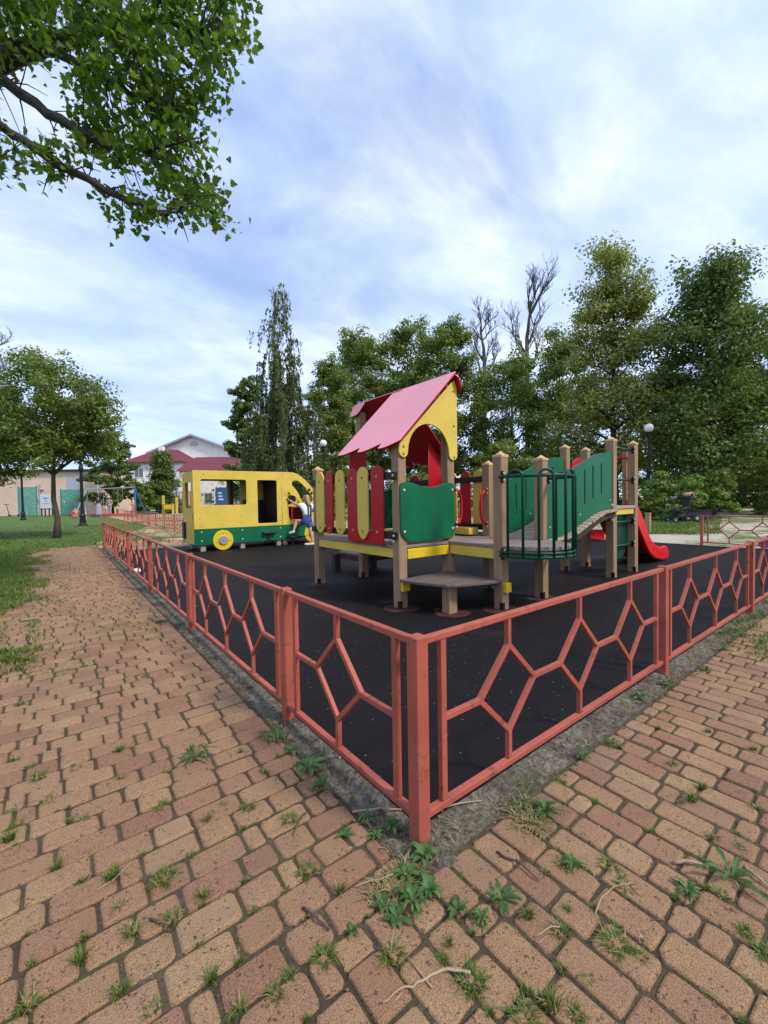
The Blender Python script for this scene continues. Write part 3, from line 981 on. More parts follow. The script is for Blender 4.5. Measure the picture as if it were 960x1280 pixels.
# slide
st = [(5.40, .985), (5.58, .965), (5.72, .90), (5.83, .806), (5.95, .67), (6.05, .54), (6.15, .425), (6.26, .335), (6.37, .287), (6.48, .255), (6.59, .237), (6.69, .246), (6.78, .24), (6.86, .20), (6.915, .135), (6.915, .085), (6.87, .028)]
sb = [(6.60, .03), (6.54, .045), (6.40, .07), (6.28, .105), (6.18, .16), (6.11, .206), (5.97, .345), (5.83, .49), (5.65, .68), (5.40, .86)]
S = MB()
nseg = [(5.40, .90), (5.6, .845), (5.75, .73), (5.9, .565), (6.05, .40), (6.18, .275), (6.3, .20), (6.45, .155), (6.6, .135), (6.75, .125), (6.86, .10)]
for a, b in zip(nseg[:-1], nseg[1:]):
    d = Vector((b[0] - a[0], 0, b[1] - a[1])); L = d.length; d.normalize()
    S.obox(((a[0] + b[0]) / 2, 1.86, (a[1] + b[1]) / 2), L + .012, .44, .016, d, EY, d.cross(EY))
S = S.build('slide', M['redslide'], T)
for v in (1.615, 2.105): panel('side_wall', st + sb, [], .05, FV(v), M['redslide'], S, bevel=.016)
mb = MB(); mb.box(6.72, 1.70, -.03, 6.78, 2.02, .10); mb.build('foot', M['dark'], S)
for v in (1.665, 2.10):
    mb = MB(); mb.box(5.44, v - .03, .70, 5.475, v + .03, 1.66); mb.build('slide_jamb', M['post'], T, bevel=.006)
mb = MB(); mb.tube([(5.457, 1.60, 1.575), (5.457, 2.25, 1.575)], .022, 10); mb.build('slide_hood_bar', M['red'], T, smooth=True)

# worn red rings in the rubber round the post feet
mb = MB(); r2 = random.Random(3)
for x, y in ((1.72, 2.13), (2.39, 1.46), (1.95, 1.70), (1.72, 3.72), (3.07, 1.47)):
    mb.add([(x + (.16 + r2.uniform(-.03, .04)) * math.cos(2 * PI * k / 18), y + (.16 + r2.uniform(-.03, .04)) * math.sin(2 * PI * k / 18), .0075) for k in range(18)], [tuple(range(18))])
M['rubber_red'] = ground_mat('red_rubber_crumb', [(.3, (.03, .014, .014)), (.5, (.06, .022, .02)), (.7, (.09, .035, .03))], 8, 200, .6, .004, .8)
o = mb.build('rubber_patch', M['rubber_red']); o['kind'] = 'structure'

# ------------------------------------------------------------------ red sandbox behind the bridge
sp_ = G(733, 677)
SB = thing('sandbox', 'small red and timber sandbox on the rubber, seen through under the arched bridge', 'sandbox', (sp_.x, sp_.y, 0))
ax = Vector((RIGHT.x, RIGHT.y, 0)); ay = Vector((AWAY.x, AWAY.y, 0))
for k, (a0, a1, b) in enumerate(((-.42, .42, 0), (-.42, .42, .8))):
    o_ = [(a0, .05)] + [(a0 + (a1 - a0) * i / 16, .05 - .035 * abs(math.sin(PI * i / 16 * 3))) for i in range(1, 16)] + [(a1, .05), (a1, .24), (a0, .24)]
    panel('side_board', [(a, z + .03) for a, z in o_], [], .025, (sp_ + ay * b, ax, EZ), M['redslide'], SB)
for a in (-.42, .42):
    mb = MB(); mb.obox(sp_ + ax * a + ay * .4 + EZ * .15, .76, .025, .2, ay, ax, EZ); mb.build('side_board', M['redslide'], SB)
for b in (0, .8):
    mb = MB(); mb.obox(sp_ + ay * b + EZ * .285, 1.0, .16, .025, ax, ay, EZ); mb.build('seat', M['plank'], SB, bevel=.005)

# ------------------------------------------------------------------ yellow play van
V0 = 8.53
VN = thing('play_van', 'large yellow and green wooden play van with window openings and disc wheels', 'play van', (2.8, 9.0, 0))
body = [(1.41, .478), (3.392, .478), (3.392, 1.752), (1.41, 1.738)]
win = rrect(1.56, .99, 2.54, 1.55, .04)
door = rrect(2.80, .55, 3.27, 1.55, .03)
cabo = [(3.398, .478), (4.335, .478), (4.345, 1.14), (4.32, 1.22)] + [(4.24, 1.345), (4.13, 1.47), (4.0, 1.59), (3.90, 1.665), (3.80, 1.72), (3.70, 1.748), (3.62, 1.753), (3.398, 1.752)]
fwin = smooth_poly([(3.655, 1.46), (3.69, 1.55), (3.83, 1.555), (4.01, 1.40), (4.20, 1.18), (4.235, 1.06), (4.10, .98), (3.97, .98)], .05, 4)
copen = smooth_poly([(3.60, .60), (4.12, .60), (4.12, .90), (3.92, .93), (3.76, 1.16), (3.66, 1.20), (3.56, 1.18), (3.56, .70)], .06, 4)
for v, near in ((V0, 1), (9.47, 0)):
    p = panel('side_panel', body, [win, door] if near else [rrect(1.53, .985, 2.40, 1.56, .04), rrect(2.50, 1.0, 2.72, 1.56, .03)], .022, FV(v), M['yellow'], VN)
    c = panel('cab_panel', cabo, [fwin, copen] if near else [fwin], .022, FV(v), M['yellow'], VN)
    sk = panel('skirt', [(1.405, .145), (4.05, .135), (4.05, .489), (1.405, .489)], [], .022, FV(v + (-.022 if near else .022)), M['green'], VN)
    for u, z in ((1.99, .225), (4.165, .245)):
        mb = MB(); sg = -1 if near else 1
        mb.lathe([(.205, -.012), (.218, 0), (.218, .02), (.212, .026), (0, .026)], (u, v + .036 * sg, z), 32, (0, sg, 0))
        wl = mb.build('wheel', M['yellow_bright'], VN)
        mb = MB(); mb.lathe([(.10, 0), (.10, .022), (.092, .028), (0, .028)], (u, v + .062 * sg, z), 24, (0, sg, 0)); mb.build('hub', M['steel'], wl)
        mb = MB(); bolts(mb, [(u, v + .0905 * sg, z)], (0, sg, 0), .012)
        bolts(mb, [(u + .15 * math.cos(t), v + .0625 * sg, z + .15 * math.sin(t)) for t in (PI / 2, PI * 1.08, -.08)], (0, sg, 0), .012)
        mb.build('bolt', M['bolty'], wl)
    if near:
        mb = MB(); bolts(mb, [(a, v - .011, b) for a, b in ((1.53, .71), (1.53, .56), (2.42, .735), (2.42, .585), (3.32, 1.60), (3.345, 1.12), (3.34, .60), (3.45, 1.20), (3.50, 1.25), (3.45, 1.02), (1.62, 1.66))], (0, -1, 0), .013)
        mb.build('bolt', M['bolty'], p)
        mb = MB(); bolts(mb, [(a, v - .033, b) for a, b in ((1.55, .42), (1.55, .23), (2.42, .42), (2.42, .22), (3.33, .42), (3.33, .21))], (0, -1, 0), .018)
        mb.build('bolt', M['bolt'], sk)
for x in (1.59, 2.44, 3.31, 3.47):
    for y in (V0 + .06, 9.40):
        mb = MB(); mb.box(x - .05, y - .05, -.03, x + .05, y + .05, .30); mb.build('leg', M['plank'], VN, bevel=.006)
rear = panel('rear_panel', [(8.545, .155), (9.455, .155), (9.455, 1.715), (8.545, 1.715)], [rrect(8.74, .93, 9.28, 1.50, .04), rrect(8.62, .66, 8.68, .82, .025), rrect(9.20, .66, 9.27, .82, .025)], .022, FU(1.425), M['yellow'], VN)
mb = MB(); mb.box(1.37, 9.25, .25, 1.41, 9.44, .62); mb.build('bumper', M['black'], VN, bevel=.008)
mb = MB(); mb.box(1.44, 8.545, 1.685, 3.62, 9.455, 1.708); mb.build('roof', M['darkwood'], VN)
for a, b in zip([(3.62, 1.735), (3.80, 1.70), (3.93, 1.635)], [(3.80, 1.70), (3.93, 1.635), (4.02, 1.555)]):
    mb = MB(); d = Vector((b[0] - a[0], 0, b[1] - a[1])); L = d.length; d.normalize()
    mb.obox(((a[0] + b[0]) / 2, 9.0, (a[1] + b[1]) / 2 - .012), L, .91, .02, d, EY, d.cross(EY)); mb.build('roof', M['yellow'], VN)
nose = panel('nose_panel', [(8.545, .20), (9.455, .20), (9.455, 1.12), (8.545, 1.12)], [], .022, FU(4.318), M['yellow'], VN)
mb = MB(); mb.box(1.44, 8.55, .185, 4.28, 9.45, .215); mb.build('floor', M['darkwood'], VN)
mb = MB(); mb.box(2.73, 8.56, .216, 2.77, 9.44, .92); mb.box(2.55, 8.75, .216, 2.725, 9.44, .62); mb.build('bench', M['darkwood'], VN, bevel=.006)
mb = MB(); mb.box(3.30, 8.56, .216, 3.345, 9.44, 1.64); mb.build('partition', M['darkwood'], VN)
mb = MB(); mb.box(2.78, 9.38, .216, 3.29, 9.44, 1.10); mb.build('inner_panel', M['black'], VN)
mb = MB(); mb.box(2.40, 9.25, .216, 2.49, 9.34, 1.68); mb.build('inner_post', M['darkwood'], VN)
mb = MB(); mb.box(3.70, 8.72, .50, 3.98, 9.2, .60); mb.box(3.72, 8.70, .60, 3.76, 9.2, .92); mb.build('cab_seat', M['redslide'], VN, bevel=.01)
mb = MB(); mb.box(4.00, 8.60, .30, 4.04, 9.4, .90); mb.build('dashboard', M['darkwood'], VN)
mb = MB(); mb.box(2.88, V0 - .13, .305, 3.20, V0 - .034, .345); mb.box(2.99, V0 - .06, .17, 3.08, V0 - .034, .30); mb.build('door_step', M['black'], VN, bevel=.006)
mb = MB(); mb.box(3.50, V0 - .20, .175, 3.92, V0 - .034, .205); mb.box(3.6, V0 - .06, .0, 3.66, V0 - .034, .174); mb.build('cab_step', M['black'], VN, bevel=.006)
mb = MB(); mb.tube([(3.575, V0 - .015, 1.26), (3.575, V0 - .07, 1.22), (3.575, V0 - .07, 1.02), (3.575, V0 - .015, .98)], .016, 8); mb.build('handle', M['dark'], VN, smooth=True)
mb = MB()
for a, b in ((4.13, 1.33), (4.19, 1.25)): mb.lathe([(.035, 0), (.032, .014), (0, .015)], (a, V0 - .011, b), 12, (0, -1, 0))
mb.build('mirror_knob', M['dark'], VN)
# ------------------------------------------------------------------ trees
def horizon_y(px):
    return 625.14 - (px - 480) * .01658

def leaves_np(C, n, sig, size, up=.7, seed=0, shape='rhomb', droop=0., clump=0.):
    """C (k,3) cluster centres, n leaves in all -> V,F. clump > 0: leaves sit in a ball round the centre and face outward"""
    g = np.random.default_rng(seed)
    k = len(C)
    if np.isscalar(sig):
        idx = g.integers(0, k, n); ss = np.full(n, sig)
    else:
        pr = sig ** 2 / (sig ** 2).sum()
        idx = g.choice(k, n, p=pr); ss = sig[idx]
    if clump:
        o = g.normal(0, 1, (n, 3)); o /= np.linalg.norm(o, axis=1)[:, None]
        off = o * (g.random(n) ** .42)[:, None]
        P = C[idx] + off * ss[:, None] * np.array([1.65, 1.65, 1.1])
        nr = off * clump + g.normal(0, .45, (n, 3)); nr[:, 2] += up
    else:
        P = C[idx] + g.normal(0, 1, (n, 3)) * ss[:, None] * np.array([1, 1, .72])
        nr = g.normal(0, 1, (n, 3)); nr[:, 2] = np.abs(nr[:, 2]) * .8 + up
    nr /= np.linalg.norm(nr, axis=1)[:, None]
    t = g.normal(0, 1, (n, 3)); t[:, 2] -= droop
    t -= nr * (t * nr).sum(1)[:, None]; t /= np.linalg.norm(t, axis=1)[:, None]
    b = np.cross(nr, t)
    sz = size * g.uniform(.65, 1.35, n)[:, None]
    if shape == 'rhomb':
        prof = [(-.5, 0), (-.05, .30), (.5, 0), (-.05, -.30)]
    else:
        prof = shape
    V = np.stack([P + t * sz * a + b * sz * c + nr * sz * (.10 * abs(c) - .05 * a * a) for a, c in prof], 1)
    m = len(prof)
    return V.reshape(-1, 3), np.arange(n * m).reshape(n, m)

def qpts(p0, p1, p2, n):
    return [p0 * (1 - t) ** 2 + p1 * 2 * t * (1 - t) + p2 * t * t for t in [i / n for i in range(n + 1)]]

def skeleton(seed, H, lo, Rr, prof, limbs, tr, lean=(0, 0), fork=None, up=.5, subs=4, sub_len=.34):
    g = random.Random(seed)
    wood_ = MB()
    top = Vector((lean[0], lean[1], H * .93))
    tp = []
    for i in range(9):
        t = i / 8
        tp.append(Vector((lean[0] * t ** 1.5, lean[1] * t ** 1.5, H * .93 * t - .05)) + Vector((g.gauss(0, tr * .35), g.gauss(0, tr * .35), 0)) * (0 if i == 0 else 1))
    rs = [tr * (1.35 if i == 0 else 1) * (1 - .9 * (i / 8) ** .9) for i in range(9)]
    wood_.tube(tp, rs, 9)
    def tat(z):
        for i in range(8):
            if tp[i + 1].z >= z:
                f = (z - tp[i].z) / max(1e-6, tp[i + 1].z - tp[i].z)
                return tp[i].lerp(tp[i + 1], max(0, f)), rs[i] + (rs[i + 1] - rs[i]) * f
        return tp[-1], rs[-1]
    C = []
    az = g.uniform(0, 6)
    for i in range(limbs):
        t = (i + g.uniform(.1, .9)) / limbs
        az += 2.4 + g.uniform(-.5, .5)
        zc = lo + (H - lo) * t
        rad = Rr * prof(t) * g.uniform(.72, 1.1)
        z0 = max(lo * .75, zc - rad * up * g.uniform(.7, 1.3))
        p0, r0 = tat(min(z0, H * .9))
        end = Vector((lean[0] * t + rad * math.cos(az), lean[1] * t + rad * math.sin(az), zc + g.uniform(-.06, .06) * H))
        mid = p0.lerp(end, .5) + Vector((0, 0, rad * g.uniform(-.05, .22)))
        pts = qpts(p0, mid, end, 5)
        lr = min(r0 * .6, tr * .42) * (.6 + .4 * (1 - t))
        wood_.tube(pts, [lr * (1 - .85 * q / 5) for q in range(6)], 6)
        C.append((end, 1.0))
        for q in range(subs):
            f = g.uniform(.35, .98)
            b0 = pts[int(f * 5)].lerp(pts[min(5, int(f * 5) + 1)], f * 5 % 1)
            L = Rr * sub_len * g.uniform(.5, 1.2)
            dv = Vector((g.gauss(0, 1), g.gauss(0, 1), g.gauss(.25, .6))).normalized()
            e = b0 + dv * L
            wood_.tube([b0, b0.lerp(e, .55) + Vector((0, 0, L * .06)), e], [lr * .34, lr * .22, lr * .08], 4)
            C.append((e, .85)); C.append((b0.lerp(e, .55), .7))
    C.append((tat(H)[0] + Vector((0, 0, H * .03)), .8))
    return wood_, C

round_p = lambda t: max(.12, math.sin(PI * (.12 + .84 * t)) ** .7)
oval_p = lambda t: max(.14, math.sin(PI * min(1, .2 + .78 * t ** .9)) ** .8)
cone_p = lambda t: max(.06, 1 - .93 * t)
tier_p = lambda t: float(np.interp(t, [0, .1, .35, .55, .7, .85, 1], [.8, 1, .95, .78, .68, .52, .18]))
umb_p = lambda t: .65 + .45 * math.sin(PI * (.1 + .6 * t)) if t < .8 else 1.05 - (t - .8) * 3.6

def tree(name, label, px, depth, ytop, wpx, ylo, leaf, nleaf, lsize, seed, prof=round_p, limbs=20, tr=None, bark='barkdark', lean=(0, 0), subs=9, sig=.095, up=.5, group='trees round the playground', pos=None, leaf_up=.7):
    P = pos or Gd(px, depth)
    H = (horizon_y(px) - ytop) / FPX * depth + EYE
    lo = max(.25, (horizon_y(px) - ylo) / FPX * depth + EYE)
    Rr = wpx / 2 / FPX * depth * 1.08
    tr = tr or H * .016
    wd, C = skeleton(seed, H * .96, lo, Rr * .92, prof, limbs, tr, lean, up=up, subs=subs)
    T_ = thing(name, label, 'tree', P, group)
    g_ = np.random.default_rng(seed + 500)
    Cc = np.array([list(c + P) for c, s_ in C]); S_ = np.array([s_ for c, s_ in C]) * Rr * sig * 1.3
    tb = MB(); tb.add([tuple(Vector(v) + P) for v in wd.v], wd.f)
    tb.build('trunk', M[bark], T_, smooth=True)
    V, F = leaves_np(Cc, int(nleaf * 2.3), S_ * g_.uniform(.6, 1.25, len(S_)), lsize * 1.08, up=.55, seed=seed, clump=1.1)
    np_mesh('crown', V, F, M[leaf], T_)
    return T_

GR = 'trees behind the playground'
tree('broadleaf_tree', 'dark small-leaved tree standing just left behind the weeping birch', 312, 27, 478, 62, 612, 'lf_dark', 9000, .17, 21, oval_p, 18, group=GR)
tree('broadleaf_tree', 'bushy bright green tree directly right of the weeping birch', 415, 27, 452, 84, 606, 'lf_mid', 10000, .15, 22, oval_p, 30, group=GR)
tree('broadleaf_tree', 'round-topped green tree between the weeping birch and the pink roof', 455, 33, 415, 104, 590, 'lf_mid', 13000, .18, 23, round_p, 34, group=GR)
tree('broadleaf_tree', 'green tree with a lumpy top rising straight above the left end of the pink roof', 512, 34, 405, 104, 580, 'lf_mid', 13000, .18, 24, round_p, 34, group=GR)
tree('broadleaf_tree', 'green tree showing twiggy top just right of the pink roof peak', 566, 31, 405, 104, 590, 'lf_mid', 13000, .17, 25, oval_p, 34, group=GR)
tree('broadleaf_tree', 'dense dark tree below the two bare treetops', 640, 31, 440, 120, 606, 'lf_mid', 13000, .17, 26, round_p, 34, group=GR)
tree('broadleaf_tree', 'shaded tree filling the gap left of the tall yellow green tree', 700, 33, 418, 110, 604, 'lf_dark', 12000, .18, 27, oval_p, 34, group=GR)
tree('broadleaf_tree', 'tall pale yellow green tree with open top behind the arched bridge', 768, 25, 318, 126, 585, 'lf_lime', 18000, .165, 28, tier_p, 46, group=GR, sig=.13)
tree('broadleaf_tree', 'big dark spreading tree at right, behind the round bush and stroller', 884, 22, 334, 150, 590, 'lf_dark', 19000, .165, 29, tier_p, 44, group=GR, sig=.13, tr=.30)
tree('broadleaf_tree', 'tree cut by the right edge of the photo beyond the far gravel', 998, 23, 372, 150, 600, 'lf_mid', 12000, .17, 30, oval_p, 22, group=GR)
tree('broadleaf_tree', 'low dark tree in deep shade between the two tallest trees', 828, 35, 455, 100, 612, 'lf_dark', 9000, .2, 31, oval_p, 18, group=GR)
tree('broadleaf_tree', 'low dark tree in shade behind the far globe lamp at right', 930, 37, 470, 150, 600, 'lf_dark', 11000, .22, 33, oval_p, 18, group=GR)
# left
tree('lawn_tree', 'slim forked park tree with spreading crown on the lawn left of the brick path', 71, 13.6, 450, 138, 568, 'lf_mid', 17000, .085, 41, umb_p, 34, tr=.095, bark='bark', lean=(.0, -.1), group='trees on the left lawn', subs=9, sig=.11, up=.75, pos=G(71, 672))
tree('lawn_tree', 'spreading lawn tree cut by the left edge of the photo, trunk out of view', -38, 14.5, 472, 140, 585, 'lf_mid', 14000, .09, 42, umb_p, 24, tr=.10, bark='bark', group='trees on the left lawn', subs=9, sig=.11, up=.75)
tree('broadleaf_tree', 'dense dark tree at the right end of the pink shed', 140, 43, 535, 58, 630, 'lf_dark', 8000, .22, 43, oval_p, 18, group='trees by the white building')
tree('conifer', 'dark cone-shaped evergreen in front of the white building', 204, 47, 565, 44, 640, 'lf_dark', 6500, .24, 44, cone_p, 26, group='trees by the white building', sig=.2, up=.1)
tree('shrub', 'bright yellow green shrub at the foot of the white building', 178, 44, 602, 32, 640, 'lf_bush', 2600, .2, 45, round_p, 14, group='trees by the white building')

# weeping birch
def birch(px, depth, ytop, wpx):
    P = Gd(px, depth); g = random.Random(8)
    H = (horizon_y(px) - ytop) / FPX * depth + EYE
    Rr = wpx / 2 / FPX * depth
    T_ = thing('weeping_birch', 'tall narrow weeping birch with white trunk and hanging strands behind the yellow van', 'tree', P, GR)
    tb = MB()
    tp = [P + Vector((.25 * math.sin(i * .8), .1 * i / 8, H * .985 * i / 8)) for i in range(9)]
    tb.tube(tp, [.14 * (1 - .9 * i / 8) + .005 for i in range(9)], 8)
    Vs = []
    prof = lambda t: float(np.interp(t, [0, .30, .42, .55, .75, .9, 1], [1, .95, .68, .52, .40, .22, .08]))
    wd = MB()
    NB = 84
    for i in range(NB):
        t = (i + g.random()) / NB
        z = H * (.12 + .87 * t); az = i * 2.4 + g.uniform(-.6, .6)
        rad = Rr * prof(t) * g.uniform(.35, 1.0) * (1.5 if g.random() < .12 else 1)
        p0 = tp[0].lerp(tp[8], max(0, (z - .8) / (H * .985))); 
        e = P + Vector((rad * math.cos(az), rad * math.sin(az), z))
        mid = p0.lerp(e, .6) + Vector((0, 0, .35 + .3 * rad))
        pts = qpts(p0, mid, e, 6)
        tb.tube(pts, [(.012 + .028 * (1 - t)) * (1 - .13 * q) for q in range(7)], 5)
        for q in range(int(5 + 11 * prof(t))):
            f = g.uniform(.25, 1)
            s0 = pts[min(5, int(f * 6))].lerp(pts[min(6, int(f * 6) + 1)], (f * 6) % 1) + Vector((g.gauss(0, .12), g.gauss(0, .12), 0))
            L = min(s0.z - .5, g.uniform(.8, 2.4) * (1 if t < .75 else .5))
            if L < .3: continue
            d = Vector((math.cos(az), math.sin(az), 0)) * g.uniform(0, .25)
            sp = [s0, s0 + d * .6 + Vector((0, 0, .02 - .1 * L)), s0 + d + Vector((g.uniform(-.06, .06), g.uniform(-.06, .06), -L))]
            wd.tube(qpts(*sp, 4), [.006, .005, .005, .004, .003], 3, cap=False)
            nl = int(L * (14 if t > .72 else 22 if t > .5 else 48))
            for _ in range(nl):
                u = g.random()
                Vs.append(sp[0] * (1 - u) ** 2 + sp[1] * 2 * u * (1 - u) + sp[2] * u * u)
    tb.build('trunk', M['birch'], T_, smooth=True)
    wd.build('hanging_twigs', M['barkdark'], T_)
    C = np.array([list(v) for v in Vs])
    gg = np.random.default_rng(3)
    V, F = leaves_np(C, len(C), .03, .17, up=.1, seed=9, droop=3.0, shape=[(-.5, 0), (-.05, .17), (.5, 0), (-.05, -.17)])
    np_mesh('crown', V, F, M['lf_birch'], T_)
birch(354, 22, 356, 142)

# bare trees
def bare(label, px, depth, ytop, wpx, seed, ystart):
    P = Gd(px, depth); g = random.Random(seed)
    H = (horizon_y(px) - ytop) / FPX * depth + EYE
    T_ = thing('bare_tree', label, 'tree', P, 'bare trees')
    tb = MB()
    h0 = (horizon_y(px) - ystart) / FPX * depth + EYE
    def grow(p, d, L, r, lev):
        n = 4; pts = [p]; q = p
        for i in range(n):
            d = (d + Vector((g.gauss(0, .09), g.gauss(0, .09), .085))).normalized()
            q = q + d * (L / n); pts.append(q)
        tb.tube(pts, [r * (1 - .55 * i / n) for i in range(n + 1)], 6 if lev < 2 else 4, cap=False)
        if lev >= 5: return
        for k in range(4 if lev < 2 else 3):
            f = g.uniform(.35, 1)
            b = pts[min(n - 1, int(f * n))].lerp(pts[min(n, int(f * n) + 1)], (f * n) % 1)
            a = g.uniform(0, 2 * PI)
            s = Vector((math.cos(a), math.sin(a), 0))
            grow(b, (d * .9 + s * (g.uniform(.55, 1.1) if lev == 0 else g.uniform(.35, .8))).normalized(), L * g.uniform(.5, .75), r * .55, lev + 1)
    tb.tube([P - EZ * .05, P + EZ * h0 * .5, P + EZ * h0], [H * .012, H * .010, H * .0075], 8)
    grow(P + EZ * h0, EZ, (H - h0) * .46, H * .0075, 0)
    for k in range(4):
        a = k * 1.7 + seed
        grow(P + EZ * h0 * (.8 + .05 * k), Vector((math.cos(a) * .6, math.sin(a) * .6, 1)).normalized(), (H - h0) * .34, H * .005, 1)
    tb.build('trunk', M['bare'], T_, smooth=True)
bare('slender bare treetop without leaves, the lower and left one above the dark trees', 607, 37, 366, 50, 3, 445)
bare('tall bare tree without leaves rising left of the pale yellow green tree', 660, 36, 330, 60, 6, 425)
bare('bare tree without leaves above the crown at the left edge of the photo', -12, 30, 392, 70, 9, 480)

# bushes
def bush(label, px, depth, ytop, wpx, leaf, n, ls, seed, group='bushes'):
    P = Gd(px, depth); g = random.Random(seed)
    H = (horizon_y(px) - ytop) / FPX * depth + EYE
    Rr = wpx / 2 / FPX * depth
    T_ = thing('bush', label, 'bush', P, group)
    C = []; tb = MB()
    for i in range(34):
        a = i * 2.4; t = g.random()
        rr = Rr * math.sqrt(g.random()) * .95
        z = H * g.uniform(.12, .95) * math.sqrt(max(.05, 1 - (rr / Rr) ** 2 * .7))
        e = P + Vector((rr * math.cos(a), rr * math.sin(a), z))
        C.append(list(e))
        if i % 2 == 0: tb.tube([P + Vector((g.uniform(-.1, .1), g.uniform(-.1, .1), -.03)), P.lerp(e, .5) + EZ * z * .15, e], [.02, .014, .005], 5)
    tb.build('stems', M['barkdark'], T_)
    V, F = leaves_np(np.array(C), int(n * 1.7), Rr * .17, ls, up=.6, seed=seed, clump=1.1)
    V[:, 2] = np.maximum(V[:, 2], .0)
    np_mesh('foliage', V, F, M[leaf], T_)
bush('rounded bright green bush beside the stroller, right of the slide', 842, 17.8, 584, 66, 'lf_bush', 5200, .12, 51)
bush('loose yellow green bush behind the black bin box at right', 888, 19.5, 583, 54, 'lf_bush', 3600, .12, 52)
bush('small dark bush right behind the top of the slide', 806, 19, 592, 34, 'lf_mid', 2200, .12, 53)
bush('wide dark bush under the trees left of the play house', 425, 24, 560, 90, 'lf_mid', 5200, .15, 54)
bush('bluish green bush seen beside the pink roof and above the green bridge side', 628, 24, 540, 84, 'lf_mid', 5600, .15, 55)
bush('dark bush under trees behind the bridge posts', 710, 26, 548, 90, 'lf_dark', 5200, .16, 56)
bush('dark bush behind the play house arch', 530, 27, 560, 92, 'lf_dark', 5000, .16, 57)
bush('dark bush at the foot of the weeping birch', 345, 25, 572, 80, 'lf_dark', 4600, .15, 58)
bush('dark bush under the big tree at right', 915, 26, 575, 70, 'lf_dark', 4000, .16, 59)
bush('dark bush at the far right under the edge tree', 975, 21, 578, 60, 'lf_dark', 3400, .14, 60)

# clipped hedges
def hedge(label, a, b, ytop, wd, seed):
    A, B = Vector(a), Vector(b); d = (B - A); L = d.length; d.normalize(); s = Vector((-d.y, d.x, 0))
    g = np.random.default_rng(seed); n = int(L * 900)
    t = g.uniform(0, L, n); w_ = g.choice([-1, 1], n) * wd / 2 * g.uniform(.75, 1, n); z = g.uniform(.02, ytop, n)
    top = g.random(n) < .4
    z[top] = ytop * g.uniform(.92, 1.03, top.sum()); w_[top] = g.uniform(-wd / 2, wd / 2, top.sum())
    C = np.array(A)[None] + np.array(d)[None] * t[:, None] + np.array(s)[None] * w_[:, None] + np.array([[0, 0, 1]]) * z[:, None]
    V, F = leaves_np(C, n, .02, .09, up=.5, seed=seed)
    T_ = thing('hedge', label, 'hedge', A, 'clipped hedges')
    np_mesh('foliage', V, F, M['lf_dark'], T_)
    mb = MB(); mb.obox((A + B) / 2 + EZ * ytop * .46, L * .985, wd * .82, ytop * .88, d, s, EZ); mb.build('branches', M['barkdark'], T_)
hedge('low clipped dark hedge at the far side of the gravel, behind the black box', Gd(862, 26), Gd(921, 29), .78, .8, 61)
hedge('low clipped dark hedge half hidden behind the slide tower', Gd(772, 25), Gd(822, 24), .8, .8, 62)

# a wood closing the view far off
g = np.random.default_rng(77)
C = []
for i in range(420):
    px = 262 + 900 * g.random(); dp = g.uniform(48, 70)
    p = Gd(px, dp); C.append([p.x, p.y, abs(g.normal(0, 1)) * 3.2 + .6])
V, F = leaves_np(np.array(C), 16000, 1.1, .5, up=.5, seed=78)
V[:, 2] = np.maximum(V[:, 2], 0)
o = np_mesh('far_wood', V, F, M['lf_dark']); tag(o, 'dark far wood closing the view behind the trees', 'wood', kind='stuff')

